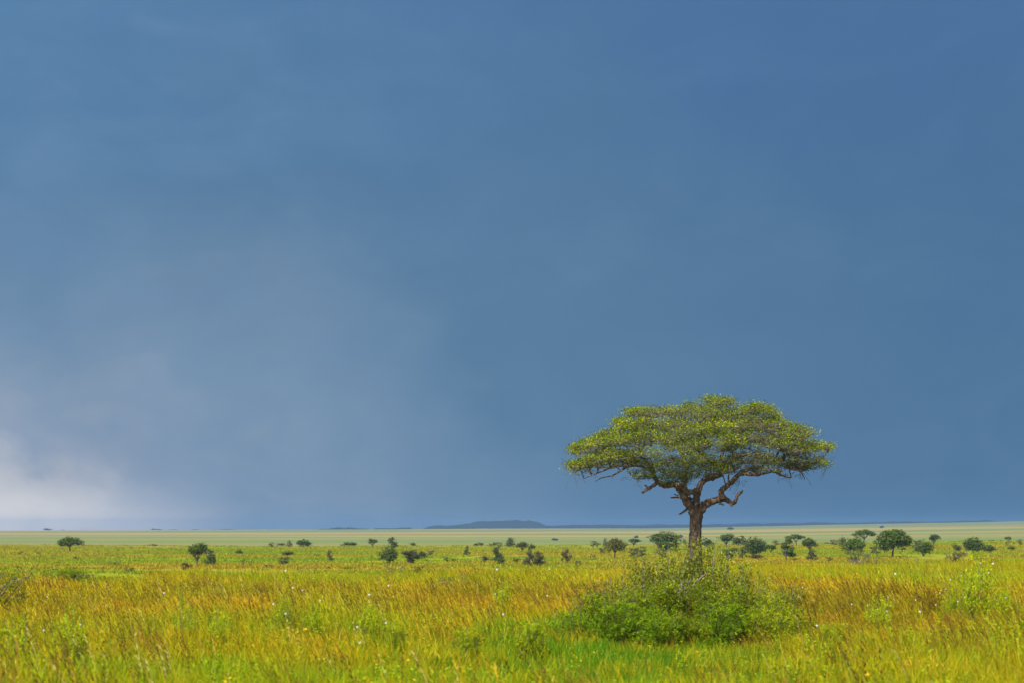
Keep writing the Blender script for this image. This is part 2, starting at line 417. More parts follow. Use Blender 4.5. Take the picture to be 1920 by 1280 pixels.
M_grass = leaf_mat('grass_blade', transl=.4, gloss=.006, patch=(.16, (.84, .95, .75), (1.08, .88, .8)))
M_midgrass = leaf_mat('plain_grass', transl=.35, gloss=.0, patch=(.022, (.62, .84, .7), (.98, .80, 1.2)))
def proto_set(name, makers, mat):
    c = bpy.data.collections.new(name)
    for i, mk in enumerate(makers):
        o = bpy.data.objects.new(f'{name}_{i:02d}', mk.mesh(f'{name}_{i:02d}', mat)); c.objects.link(o)
    return c
def scatter(name, pts, rots, scls, vids, coll):
    me = bpy.data.meshes.new(name); me.vertices.add(len(pts)); me.vertices.foreach_set('co', np.asarray(pts, np.float32).ravel())
    for an, typ, dat, key in (('rot', 'FLOAT_VECTOR', rots, 'vector'), ('scl', 'FLOAT_VECTOR', scls, 'vector'), ('vid', 'INT', vids, 'value')):
        a = me.attributes.new(an, typ, 'POINT'); a.data.foreach_set(key, np.asarray(dat, np.int32 if typ == 'INT' else np.float32).ravel())
    o = link(name, me)
    ng = bpy.data.node_groups.new(name, 'GeometryNodeTree')
    ng.interface.new_socket('Geometry', in_out='INPUT', socket_type='NodeSocketGeometry')
    ng.interface.new_socket('Geometry', in_out='OUTPUT', socket_type='NodeSocketGeometry')
    t = NT(ng); gi = t.new('NodeGroupInput'); go = t.new('NodeGroupOutput')
    def attr(nm, typ):
        n = t.n.new('GeometryNodeInputNamedAttribute'); n.data_type = typ; n.inputs[0].default_value = nm; return n.outputs[0]
    ci = t.n.new('GeometryNodeCollectionInfo'); ci.inputs[0].default_value = coll; ci.inputs[1].default_value = True; ci.inputs[2].default_value = True
    m2p = t.new('GeometryNodeMeshToPoints', {0: gi.outputs[0]})
    ip = t.n.new('GeometryNodeInstanceOnPoints')
    t.l.new(m2p.outputs[0], ip.inputs['Points']); t.l.new(ci.outputs[0], ip.inputs['Instance']); ip.inputs['Pick Instance'].default_value = True
    t.l.new(attr('vid', 'INT'), ip.inputs['Instance Index'])
    e2r = t.n.new('FunctionNodeEulerToRotation'); t.l.new(attr('rot', 'FLOAT_VECTOR'), e2r.inputs[0])
    t.l.new(e2r.outputs[0], ip.inputs['Rotation']); t.l.new(attr('scl', 'FLOAT_VECTOR'), ip.inputs['Scale'])
    t.l.new(ip.outputs[0], go.inputs[0])
    md = o.modifiers.new('scatter', 'NODES'); md.node_group = ng
    return o

rs = np.random.RandomState(11)
tufts = [tuft_green(rs) for _ in range(6)] + [tuft_yellow(rs) for _ in range(6)] + [tuft_gold(rs, .3) for _ in range(6)] \
      + [tuft_gold(rs, .8) for _ in range(5)] + [tuft_forb(rs) for _ in range(6)] + [tuft_stalk(rs) for _ in range(6)] + [tuft_lush(rs) for _ in range(5)]
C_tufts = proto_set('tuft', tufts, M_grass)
N0 = 150000
half = math.radians(17.5)
# sample with falling density
rr = 13 + (185 - 13) * rs.rand(N0) ** .82
th = (rs.rand(N0) * 2 - 1) * half
keep = rs.rand(N0) < np.clip(rr / 100, .12, 1) ** .8
rr, th = rr[keep], th[keep]
x, y = rr * np.sin(th), rr * np.cos(th)
px = px_of(x, y); ed = edge_dist(px) + (vnoise(x, y, 9, 21) - .5) * 16
keep = (rr < ed) | (rs.rand(len(rr)) < .3 * np.exp(-(rr - ed) / 12)); x, y, rr, px, ed = x[keep], y[keep], rr[keep], px[keep], ed[keep]
zg = ground_z(x, y)
big = vnoise(x, y, 13, 22); med = vnoise(x, y, 4.5, 23)
near_g = 1 - sstep((rr - 40) / 22)                         # lush green at the bottom of the picture
far_y = sstep((rr - 74 + (big - .5) * 16) / 16)                              # yellow-green along the far rim
c = at(1240, 1150, 40); bushy = np.exp(-(((x - c[0]) / 4.2) ** 2 + ((y - 38) / 9) ** 2))
inth = np.exp(-(((x - at(1285, 1150, 50)[0]) / 2.9) ** 2 + ((y - 50.5) / 4) ** 2) ** 2)
wG = 4 * inth + .12 + 1.3 * near_g * (.4 + big) + 1.0 * bushy
wY = .95 + .6 * near_g + 3.2 * far_y
wO = (1 - near_g) * (1 - far_y * .85) * (.25 + 1.1 * big) + .10
wB = (1 - near_g * .85) * (1 - far_y * .85) * (.05 + 1.25 * np.clip(vnoise(x, y, 11, 24) - .42, 0, 1) * 2)
wF = .12 + 1.1 * np.clip(med - .62, 0, 1) * 2 + .35 * bushy + .10 * far_y
wS = .08 * (1 - far_y) * (1 - .6 * near_g) + .3 * np.clip(vnoise(x, y, 7, 26) - .6, 0, 1)
lc = at(1130, 1150, 42); lush = np.exp(-(((x - lc[0]) / 2.6) ** 2 + ((y - 44) / 7) ** 2))
wL = 13 * lush + 6 * inth + 1.5 * near_g * np.clip(vnoise(x, y, 5, 28) - .55, 0, 1)
W = np.stack([wG, wY, wO, wB, wF, wS, wL], 1); W = np.cumsum(W / W.sum(1)[:, None], 1)
kind = (rs.rand(len(x))[:, None] > W).sum(1)
first = np.array([0, 6, 12, 18, 23, 29, 35]); cnt = np.array([6, 6, 6, 5, 6, 6, 5])
vid = first[kind] + (rs.rand(len(x)) * cnt[kind]).astype(int)
rotz = np.where((kind == 2) | (kind == 3) | (kind == 5), rs.normal(size=len(x)) * .55, rs.rand(len(x)) * 6.283)
hs = (.72 + .42 * rs.rand(len(x))) * (.8 + .4 * vnoise(x, y, 6, 25)) * (1 - .25 * bushy)
hs *= .9 - .3 * np.clip((rr - ed) / 10, 0, 1)
hs *= 1 - .22 * inth
hs *= .72 + .56 * vnoise(x, y, 1.7, 27)
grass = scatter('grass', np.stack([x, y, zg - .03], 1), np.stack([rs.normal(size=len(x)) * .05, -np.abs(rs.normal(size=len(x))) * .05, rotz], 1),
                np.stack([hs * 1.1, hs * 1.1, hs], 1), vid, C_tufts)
tag(grass, 'tall golden and green meadow grass filling the foreground, leaning left', 'grass', kind='stuff')
print('near tufts', len(x))

C_low = proto_set('low_tuft', [tuft_low(rs) for _ in range(6)], M_midgrass)
N1 = 90000
rr = 110 + (760 - 110) * rs.rand(N1) ** .8; th = (rs.rand(N1) * 2 - 1) * half
x, y = rr * np.sin(th), rr * np.cos(th); ed = edge_dist(px_of(x, y))
keep = (rr > ed - 6) & (vnoise(x, y, 17, 31) * .6 + vnoise(x, y, 5, 32) * .4 > .40)
keep &= rs.rand(N1) < 1 - .85 * sstep((rr - 520) / 160)
x, y, rr = x[keep], y[keep], rr[keep]
s_ = (.5 + 1.0 * rs.rand(len(x)) ** 2)
mg = scatter('plain_grass', np.stack([x, y, ground_z(x, y) - .02], 1), np.stack([x * 0, x * 0, rs.rand(len(x)) * 6.283], 1),
             np.stack([s_ * 1.3, s_ * 1.3, s_ * .9], 1), (rs.rand(len(x)) * 6).astype(int), C_low)
tag(mg, 'short yellow-green grass in low tufts covering the middle plain', 'grass', kind='stuff')

# ------------------------------------------------------------------ the big umbrella acacia
TD = 130.
TP = TD / F
def big_acacia():
    rs = np.random.RandomState(5)
    b0 = at(1303, 1082, TD); org = np.array((b0[0], TD, float(ground_z(b0[0], TD)) - .1))
    root = empty('umbrella_acacia', org, 'tall spreading umbrella acacia with thick brown trunk, largest tree on the plain', 'tree')
    def L(pts, dy0=0., dy1=0., wob=.16, k=4):
        """pts: (px, py, radius in px); depth runs from dy0 to dy1"""
        n = len(pts); P = []; r = []
        for i, p in enumerate(pts):
            t = i / (n - 1); P.append(at(p[0], p[1], TD + dy0 + (dy1 - dy0) * t) - org); r.append(p[2] * TP)
        return smooth_line(P, r, k, wob, rs)
    trunk = Geo()
    p, r = L([(1303, 1095, 17), (1304, 1070, 15), (1304, 1040, 12.4), (1303, 1010, 11.4), (1304, 985, 11), (1305, 968, 11.6), (1304, 955, 11), (1304, 947, 8)], wob=.05)
    trunk.tube(p, r, 40, (1, 1, 1), .025, rs, .055)
    link('trunk', trunk.mesh('trunk', M_bark_main, True), root)
    limbs = []
    def limb(lines, sides=9):
        g = Geo()
        for ln in lines:
            p, r = ln; g.tube(p, r, sides, (1, 1, 1), .09, rs); limbs.append((p, r))
        link('limb', g.mesh('limb', M_bark_main, True), root)
    # left stem and the gnarled limb that crosses its top
    limb([L([(1302, 965, 9.5), (1296, 951, 8.2), (1288, 940, 7.8), (1280, 927, 7.2), (1274, 915, 6.4), (1269, 907, 5)], 0, -.5),
          L([(1310, 917, 4.5), (1303, 921, 4.6), (1293, 922, 4.8), (1285, 917, 5), (1278, 912, 5.2), (1267, 909, 5), (1256, 908, 5), (1248, 910, 5.2),
             (1241, 906, 5), (1233, 901, 4.4), (1228, 895, 4.2), (1226, 886, 4), (1222, 874, 3.4), (1212, 862, 2.8), (1196, 852, 2.2)], -.5, -1.4),
          L([(1235, 902, 3.4), (1228, 907, 3.4), (1222, 911, 3.2), (1215, 916, 3.2), (1209, 919, 2.6), (1204, 923, 2.2)], -.9, -1.2),
          L([(1215, 915, 1.8), (1212, 911, 1.8), (1209, 908, 1.2)], -1.1, -1.1),
          L([(1273, 932, 1.8), (1266, 931.5, 1.6), (1258, 932, 1.3)], -.4, -.7), L([(1272, 928, 1.3), (1264, 925.5, 1)], -.3, -.4),
          L([(1288, 953, 2.4), (1281, 959, 2.0), (1273.5, 963, 1.2)], -.1, -.6), L([(1284, 915, 1.6), (1289, 912, 1)], -.5, -.6)])
    # the stem behind it, rising straight into the crown
    limb([L([(1298, 950, 6), (1290, 932, 5.5), (1283, 915, 5.2), (1283, 902, 5), (1285, 890, 4.8), (1287, 878, 4.4), (1284, 862, 3.6), (1276, 845, 3), (1264, 831, 2.4), (1246, 822, 1.8)], 0, 2.4)])
    # central stem
    limb([L([(1305, 958, 9), (1305, 944, 7.4), (1306, 931, 7), (1308, 920, 7), (1311, 912, 5.8), (1318, 902, 5.6), (1328, 895, 5.8), (1338, 893, 6), (1348, 888, 5.6), (1357, 880, 5.2), (1362, 872, 4.8)], 0, .6),
          L([(1300, 921, 4), (1306, 918, 5.5), (1313, 916, 4)], -.7, -.8),
          L([(1360, 876, 4.6), (1350, 872, 4.4), (1342, 868, 4), (1330, 861, 3.8), (1322, 854, 3.4), (1311, 845, 2.8), (1302, 832, 2.2), (1296, 815, 1.6)], .5, -1.2),
          L([(1360, 876, 4.6), (1368, 867, 4.2), (1378, 858, 4.2), (1392, 853, 4), (1408, 851, 3.6), (1425, 851, 3.2), (1448, 857, 2.6), (1470, 862, 2)], .5, -1.6),
          L([(1354, 882, 3.4), (1352, 860, 3.2), (1358, 838, 2.8), (1366, 818, 2.2), (1362, 796, 1.6)], .6, 1.0),
          L([(1312, 944, 2), (1321, 938, 1.6)], -.6, -.7)])
    # right limb with its broken hooked end
    limb([L([(1307, 968, 9), (1314, 957, 8), (1321, 947, 7.6), (1330, 941, 7), (1340, 938, 6.6), (1350, 936, 6.4), (1359, 935, 5.4), (1366, 938, 4.6), (1371, 943, 3.8), (1376, 942, 3.4),
             (1380, 935, 3.2), (1384, 926, 3), (1389, 923, 2.8), (1392, 919, 2)], 0, -1.8),
          L([(1370, 942, 3), (1373, 949, 1.5)], -1.4, -1.5), L([(1348, 942, 2.6), (1357, 946, 1.4)], -1, -1.1), L([(1322, 944, 2.2), (1323.5, 936, 1.6)], -.6, -.6),
          L([(1356, 937, 6.4), (1352, 927, 5.6), (1353, 919, 5.2), (1360, 913, 5), (1369, 905, 4.8), (1377, 897, 4.6), (1384, 889, 4.4), (1394, 882, 4), (1410, 878, 3.4), (1430, 874, 2.8)], -1.2, -.4),
          L([(1366, 907, 1.8), (1366, 898, 1.6), (1366, 888, 1.4)], -1, -1), L([(1361, 911, 1.3), (1359, 902, 1.1), (1356, 892, 1)], -1, -1.2),
          L([(1386, 888, 3.4), (1400, 888, 3), (1419, 889, 2.8), (1435, 886, 2.4), (1450, 883, 2), (1461, 888, 1.8), (1472, 892, 1.6), (1483, 895, 1.2)], -.6, -2.2),
          L([(1470, 875, 1.6), (1490, 880, 1.5), (1502, 884, 1.3), (1509, 897, .8)], -1.5, -2)])
    # long low branches reaching out on the left, partly dead
    limb([L([(1226, 886, 3), (1212, 876, 2.6), (1195, 872, 2.2), (1176, 874, 2), (1160, 884, 1.5), (1146, 891, 1.2), (1128, 895, 1), (1116, 901, .8)], -1.2, -2.6),
          L([(1176, 874, 1.6), (1160, 870, 1.5), (1145, 876, 1.3), (1128, 883, 1.2), (1110, 890, 1), (1095, 896, .7)], -2, -3),
          L([(1176, 876, 1.2), (1182, 888, 1), (1190, 892, .8)], -2, -2.2), L([(1152, 888, 1), (1147, 896, .7)], -2.3, -2.4)], 6)
    # ---- branch work of the crown, grown towards the leaf clumps
    TOP = ([1063, 1068, 1075, 1100, 1130, 1150, 1160, 1180, 1205, 1240, 1262, 1278, 1295, 1320, 1350, 1375, 1400, 1420, 1443, 1455, 1470, 1490, 1510, 1540, 1555, 1561],
           [884, 858, 836, 816, 806, 796, 782, 768, 760, 758, 765, 768, 754, 746, 744, 749, 760, 755, 760, 776, 788, 796, 803, 814, 828, 846])
    BOT = ([1063, 1090, 1110, 1130, 1160, 1180, 1200, 1220, 1240, 1255, 1272, 1285, 1300, 1320, 1340, 1360, 1380, 1400, 1425, 1450, 1480, 1505, 1520, 1540, 1561],
           [888, 884, 886, 874, 868, 872, 874, 884, 897, 902, 898, 882, 884, 880, 868, 873, 874, 878, 884, 878, 882, 884, 874, 866, 850])
    n = 26000
    qx = rs.uniform(1063, 1561, n); dy = rs.uniform(-1, 1, n)
    X0, X1 = 1312, 252; qx = X0 + (qx - X0) * .978
    e = np.clip(1 - ((qx - X0) / X1) ** 2, 0, 1) ** .5
    # the crown is about as deep as it is wide
    yd = dy * (7.6 * e + .4)
    top = np.interp(qx, *TOP); bot = np.interp(qx, *BOT)
    prof = np.sqrt(np.clip(1 - dy ** 2, 0, 1))
    mid = top * .30 + bot * .70
    top_y = mid + (top - mid) * prof; bot_y = mid + (bot - mid) * (prof * .75 + .1)
    u = rs.rand(n)
    # plates: layered, most leaves in the upper skin
    u = np.where(rs.rand(n) < .58, u ** 1.9 * .55, u)
    qy = top_y + (bot_y - top_y) * u
    wx = (qx - 1303) * TP
    # gaps between the foliage plates
    lob = vnoise(wx + 40, qy * .06 + yd * .55, 1.5, 41) * .55 + vnoise(wx + 90 + yd * .3, qy * .12 + 30, .75, 42) * .45
    plate = .5 + .5 * np.sin(qy * .20 + vnoise(wx + 20, yd * .3, 2.4, 43) * 9)
    ok = (lob * .74 + plate * .26 > .512) & ((bot_y - top_y) > 4)
    gap = np.exp(-(((qx - 1414) / 16) ** 2 + ((qy - 829) / 5) ** 2)) + np.exp(-(((qx - 1356) / 15) ** 2 + ((qy - 852) / 6) ** 2)) \
        + np.exp(-(((qx - 1268) / 14) ** 2 + ((qy - 827) / 5) ** 2)) * .7 + np.exp(-(((qx - 1345) / 12) ** 2 + ((qy - 822) / 7) ** 2)) * .7
    ok &= rs.rand(n) > gap * 1.1
    qx, qy, yd = qx[ok], qy[ok], yd[ok]
    def skirt(x0, x1, ya, yb, y_near, y_far, k):
        return rs.uniform(x0, x1, k), rs.uniform(0, 1, k) ** .8 * (yb - ya) + ya, rs.uniform(y_near, y_far, k)
    sk = [skirt(1188, 1302, 862, 894, -4.2, -1.2, 95), skirt(1238, 1288, 885, 905, -2.8, -1.4, 42), skirt(1325, 1480, 858, 884, -4.2, -1.6, 90),
          skirt(1335, 1385, 855, 876, -2.5, .5, 40), skirt(1100, 1200, 848, 874, -3, 2, 70), skirt(1470, 1550, 850, 878, -2.5, 2, 45), skirt(1290, 1340, 868, 892, -1.5, 2, 26)]
    qx = np.concatenate([a_[0] for a_ in sk] + [qx]); qy = np.concatenate([a_[1] for a_ in sk] + [qy]); yd = np.concatenate([a_[2] for a_ in sk] + [yd])
    cl = np.array([at(a, b, TD + c) - org for a, b, c in zip(qx, qy, yd)])
    # thin out clumps that sit too close together
    pick = []; cell = {}
    for i in range(len(cl)):
        k = tuple((cl[i] / .40).astype(int))
        if cell.get(k, 0) >= 1: continue
        cell[k] = 1; pick.append(i)
        if len(pick) >= 2900: break
    cl = cl[pick]; print('clumps', len(cl))
    # nodes of the limbs inside the crown
    zc = at(1303, 905, TD)[2] - org[2]
    nodes = []; nrad = []; ndep = []
    for p, r in limbs:
        for a, b in zip(p, r):
            if a[2] > zc: nodes.append(a); nrad.append(b); ndep.append(0.)
    nodes = np.array(nodes); nfix = len(nodes)
    order = np.argsort([np.min(np.linalg.norm(nodes - c_, axis=1)) for c_ in cl])
    NP = np.zeros((nfix + len(cl) * 4, 3)); NP[:nfix] = nodes; ND = np.zeros(len(NP)); par = np.full(len(NP), -1); m_ = nfix
    for i in order:
        c_ = cl[i] - (0, 0, .12)
        d = np.linalg.norm(NP[:m_] - c_, axis=1); rise = np.clip(NP[:m_, 2] - c_[2], 0, 9) * 1.2
        j = int(np.argmin(d + .32 * ND[:m_] + rise)); prev = j; L_ = d[j]
        k = max(1, min(4, int(L_ / .45)))
        for s in range(1, k + 1):
            t = s / k
            q = NP[j] * (1 - t) + c_ * t
            if s < k: q = q + rs.normal(size=3) * .08 * L_ * (.5 if L_ < 1 else .3) + (0, 0, -.05 * L_ * math.sin(math.pi * t))
            NP[m_] = q; ND[m_] = ND[prev] + L_ / k; par[m_] = prev; prev = m_; m_ += 1
            if m_ >= len(NP): break
        if m_ >= len(NP) - 5: break
    wgt = np.zeros(m_); wgt[nfix:] = .3
    for i in range(m_ - 1, nfix - 1, -1): wgt[par[i]] += wgt[i]
    rad = np.clip(.0085 * np.sqrt(wgt) * 1.05 + .006, .010, .16)
    tw = Geo()
    for i in range(nfix, m_):
        j = par[i]; r0 = min(rad[j], rad[i] * 1.5) if j < nfix else rad[j]
        tw.tube(np.array([NP[j], (NP[j] + NP[i]) / 2 + rs.normal(size=3) * .02, NP[i]]), [r0, (r0 + rad[i]) / 2, rad[i]], 4, (1, 1, 1), 0, rs)
    # leaf sprays: flat pads of small leaves around every clump, and fine twigs in them
    g = Geo(); cen = []; cc = []
    for c_ in cl:
        spn = float(vnoise(c_[0] + 50, c_[2] * 1.6 + c_[1] * .5, 1.1, 46)); k = int(10 + 62 * sstep((spn - .18) / .5) * rs.uniform(.6, 1.1)); w = rs.uniform(.18, .38)
        o = rs.normal(size=(k, 3)) * (w, w, w * .42); cen.append(c_ + o + (0, 0, .05))
        tone = rs.rand(); yel = rs.rand()
        base = np.array((.165, .225, .006)) * (.65 + .6 * tone) if yel < .72 else np.array((.33, .37, .008)) * (.8 + .4 * tone)
        if yel > .93: base = np.array((.17, .16, .05))
        cc.append(base[None] * (.8 + .4 * rs.rand(k))[:, None])
        for _ in range(6):
            e_ = c_ + rs.normal(size=3) * (w, w, w * .45)
            tw.tube(np.array([c_ - (0, 0, .1), (c_ + e_) / 2 + rs.normal(size=3) * .03, e_]), [.012, .009, .006], 3, (1, 1, 1), 0, rs)
    g.leaves(np.concatenate(cen), .105, np.concatenate(cc), .55, .3, rs)
    # thin hanging sprays below the crown
    cen = []
    for (a, b, sx, sy, k) in ((1390, 905, 14, 9, 90), (1198, 898, 16, 9, 130), (1500, 892, 14, 7, 80), (1556, 872, 9, 8, 60), (1092, 884, 14, 4, 80), (1470, 890, 10, 4, 40), (1075, 884, 8, 4, 60)):
        base = at(a, b, TD - 1.2) - org
        for _ in range(9):
            s0 = base + rs.normal(size=3) * (sx * TP * .5, .4, sy * TP * .3) + (0, 0, sy * TP * .6); s1 = s0 + np.array((rs.normal() * .45, rs.normal() * .3, -abs(rs.normal()) * .5))
            mid_ = (s0 + s1) / 2 + rs.normal(size=3) * .08
            tw.tube(np.array([s0, mid_, s1]), [.014, .011, .007], 3, (1, 1, 1), 0, rs)
            m3 = max(1, k // 9); t = rs.rand(m3)[:, None]; cen.append(s0 * (1 - t) + s1 * t + rs.normal(size=(m3, 3)) * .07)
    cen = np.concatenate(cen)
    g.leaves(cen, .085, np.tile((.22, .27, .03), (len(cen), 1)), .5, .3, rs)
    crown = link('crown', g.mesh('crown', M_leaf_main), root)
    link('branchwork', tw.mesh('branchwork', M_twig, True), crown)
big_acacia()

# ------------------------------------------------------------------ smaller trees and bushes
def plant_mesh(kind, seed, n=1100, leaf=.06):
    """returns (wood, leaves) in a unit box: x,y in -.5...5, z 0..1"""
    rs = np.random.RandomState(seed); wood = Geo(); lv = Geo()
    blobs = []; stems = []
    def B(x, y, z, rx, rz, w=1.): blobs.append((x, y, z, rx, rz, w))
    J = lambda s: rs.normal() * s
    full = ((seed - hash_seed(kind)) // 17) % 2 == 0
    if kind == 'round':                   # bush clothed to the ground
        for k in range(9): a = rs.rand() * 6.28; q = .26 * math.sqrt(rs.rand()); B(q * math.cos(a), q * math.sin(a), .30 + .42 * rs.rand() * (1 - q), .2 + .06 * rs.rand(), .2)
        B(0, 0, .62, .28, .3)
        for k in range(5): a = k * 1.3; stems.append([(0, 0, 0), (.1 * math.cos(a), .1 * math.sin(a), .25), (.25 * math.cos(a), .25 * math.sin(a), .6)])
    elif kind == 'tree':                  # rounded crown on a short visible trunk
        for k in range(10): a = rs.rand() * 6.28; q = .3 * math.sqrt(rs.rand()); B(q * math.cos(a), q * math.sin(a), .55 + .27 * rs.rand() * (1.1 - q), .2, .16)
        B(0, 0, .68, .34, .26)
        stems.append([(0, 0, 0), (.02, 0, .2), (-.02, 0, .45)]); 
        for k in range(6): a = k * 1.05; stems.append([(0, 0, .22), (.12 * math.cos(a), .12 * math.sin(a), .42), (.3 * math.cos(a), .3 * math.sin(a), .68)])
    elif kind == 'umbrella':              # flat-topped acacia
        for k in range(16): a = rs.rand() * 6.28; q = .42 * math.sqrt(rs.rand()); B(q * math.cos(a), q * math.sin(a), (.68 if full else .80) - .42 * q * q * 2 + J(.04), .17, .19 if full else .10)
        B(0, 0, .82, .3, .14)
        stems.append([(0, 0, 0), (.01, 0, .2), (-.01, 0, .38)])
        for k in range(8): a = k * .8; q = .25 + .15 * rs.rand(); stems.append([(0, 0, .33), (.12 * math.cos(a), .12 * math.sin(a), .5), (q * math.cos(a), q * math.sin(a), .76)])
    elif kind == 'upright':               # narrow ragged thorn tree
        for k in range(18): z = .12 + .8 * k / 17; q = .24 * (1.05 - z) + .05; a = rs.rand() * 6.28; B(q * math.cos(a), q * math.sin(a), z, .17 * (1.15 - z * .7) + .04, .10)
        stems.append([(0, 0, 0), (.03, 0, .4), (-.02, .02, .8), (0, 0, .98)])
        for k in range(8): a = k * 2.4; z = .15 + .08 * k; stems.append([(0, 0, z), (.15 * math.cos(a), .15 * math.sin(a), z + .1), (.32 * math.cos(a), .32 * math.sin(a), z + .16)])
    elif kind == 'dome':
        for k in range(12): a = rs.rand() * 6.28; q = .36 * math.sqrt(rs.rand()); B(q * math.cos(a), q * math.sin(a), .36 + .3 * rs.rand() * (1 - q * 1.6), .17, .26)
        B(0, 0, .55, .34, .4)
        for k in range(4): a = k * 1.6; stems.append([(0, 0, 0), (.15 * math.cos(a), .15 * math.sin(a), .3), (.3 * math.cos(a), .3 * math.sin(a), .55)])
    elif kind == 'open':                  # grey twiggy shrub, sky and grass show through
        for k in range(14): a = rs.rand() * 6.28; q = .36 * math.sqrt(rs.rand()); B(q * math.cos(a), q * math.sin(a), .2 + .65 * rs.rand(), .11, .10)
        for k in range(12): a = k * .55; q = .2 + .25 * rs.rand(); stems.append([(J(.03), J(.03), 0), (q * .4 * math.cos(a), q * .4 * math.sin(a), .4), (q * math.cos(a), q * math.sin(a), .65 + .35 * rs.rand())])
    elif kind == 'sapling':
        for k in range(12): z = .25 + .7 * k / 11; q = .22 * (1.1 - z) + .05; a = rs.rand() * 6.28; B(q * math.cos(a), q * math.sin(a), z, .16 * (1.2 - z * .6), .07)
        stems.append([(0, 0, 0), (.02, 0, .4), (-.01, .02, .8), (0, 0, .97)])
        for k in range(8): a = k * 2.4; z = .2 + .08 * k; stems.append([(0, 0, z), (.15 * math.cos(a), .15 * math.sin(a), z + .1), (.3 * math.cos(a), .3 * math.sin(a), z + .14)])
    elif kind == 'dead':                  # bare branches radiating from a stub
        for k in range(46):
            a = rs.rand() * 6.28; el = rs.uniform(.05, 1.45); L_ = rs.uniform(.35, .52)
            d = np.array((math.cos(a) * math.cos(el), math.sin(a) * math.cos(el), math.sin(el)))
            s0 = np.array((0, 0, .38)); stems.append([s0, s0 + d * L_ * .5 + rs.normal(size=3) * .03, s0 + d * L_ + rs.normal(size=3) * .05 + (0, 0, -.05)])
        stems.append([(0, 0, 0), (0.02, 0, .2), (0, 0, .42)])
    elif kind == 'sprig':                 # a few arching leafy branches
        for k in range(9):
            a = rs.rand() * 6.28; q = rs.uniform(.25, .45); h = rs.uniform(.55, .95)
            s = [np.array((0, 0, 0)), np.array((q * .3 * math.cos(a), q * .3 * math.sin(a), h * .7)), np.array((q * math.cos(a), q * math.sin(a), h))]
            stems.append(s)
            for t in (.45, .6, .75, .9, 1.): B(*(s[1] * (1 - t) + s[2] * t if t > .3 else s[1]), .055, .04)
    first = True
    for s in stems:
        rr0 = .022 if len(s) == 3 else .03
        if kind in ('umbrella', 'tree', 'dead') and first is False and len(stems) < 30: rr0 = .017
        if kind == 'dead': rr0 = .010
        if kind in ('open', 'round', 'dome', 'sprig'): rr0 = .011
        if (s is stems[0] and kind in ('umbrella', 'tree', 'upright', 'sapling')): rr0 = .036
        if s is stems[-1] and kind == 'dead': rr0 = .05
        p, r = smooth_line(s, np.linspace(rr0, rr0 * .35, len(s)), 3, .25, rs); wood.tube(p, r, 5, (1, 1, 1), .1, rs); first = False
    # side twigs
    if kind != 'dead' and stems:
        for _ in range(40):
            s = stems[rs.randint(len(stems))]; q = np.array(s[-1]) * rs.uniform(.8, 1.) + np.array(s[-2]) * 0; e_ = q + rs.normal(size=3) * (.12, .12, .08)
            e_[2] = np.clip(e_[2], .1, .98); wood.tube(np.array([q, (q + e_) / 2 + rs.normal(size=3) * .015, e_]), [.007, .005, .003], 3, (1, 1, 1), 0, rs)
    if blobs:
        Bm = np.array(blobs); w = Bm[:, 3] ** 2; w /= w.sum(); k = rs.choice(len(Bm), n, p=w)
        # leaves gathered in small sprays inside the blobs
        m = n // 9; kb = rs.choice(len(Bm), m, p=w); d = rs.normal(size=(m, 3)); d /= np.linalg.norm(d, axis=1)[:, None]; d *= (rs.rand(m) ** .45)[:, None]
        sp_ = Bm[kb, :3] + d * np.stack([Bm[kb, 3], Bm[kb, 3], Bm[kb, 4]], 1)
        ks = rs.randint(m, size=n); cen = sp_[ks] + rs.normal(size=(n, 3)) * .026
        cen = cen[(cen[:, 2] > .02) & (np.abs(cen[:, 0]) < .54)]
        tone = (.11 * (.6 + .8 * rs.rand(m)))[ks][:len(cen)]
        lo, hi = np.percentile(cen, 1, axis=0), np.percentile(cen, 99, axis=0)
        nx = lambda P: np.stack([(P[:, 0] - (lo[0] + hi[0]) / 2) / (hi[0] - lo[0]), (P[:, 1] - (lo[1] + hi[1]) / 2) / (hi[1] - lo[1]), P[:, 2] / hi[2]], 1)
        cen = nx(cen); wood.v = [nx(q) for q in wood.v]
        cols = np.stack([tone * .98, tone * 1.12, tone * .40], 1) * (.75 + .5 * rs.rand(len(cen)))[:, None]
        lv.leaves(cen, leaf, cols, .6, .3, rs)
    return wood, (lv if blobs else None)
PLIB = {}
def proto(kind, var, n=1100, leaf=.06):
    key = (kind, var, n)
    if key not in PLIB:
        w, l = plant_mesh(kind, hash_seed(kind) + var * 17, n, leaf)
        PLIB[key] = (w.mesh(f'{kind}_wood', M_bark_far, True), l.mesh(f'{kind}_leaves', TINT['dark']) if l else None)
    return PLIB[key]
def hash_seed(s): return sum(ord(c) * (i + 1) for i, c in enumerate(s))
WOOD_NAME = {'round': 'stems', 'dome': 'stems', 'open': 'stems', 'sprig': 'stems', 'dead': 'stems'}
prs = np.random.RandomState(77)
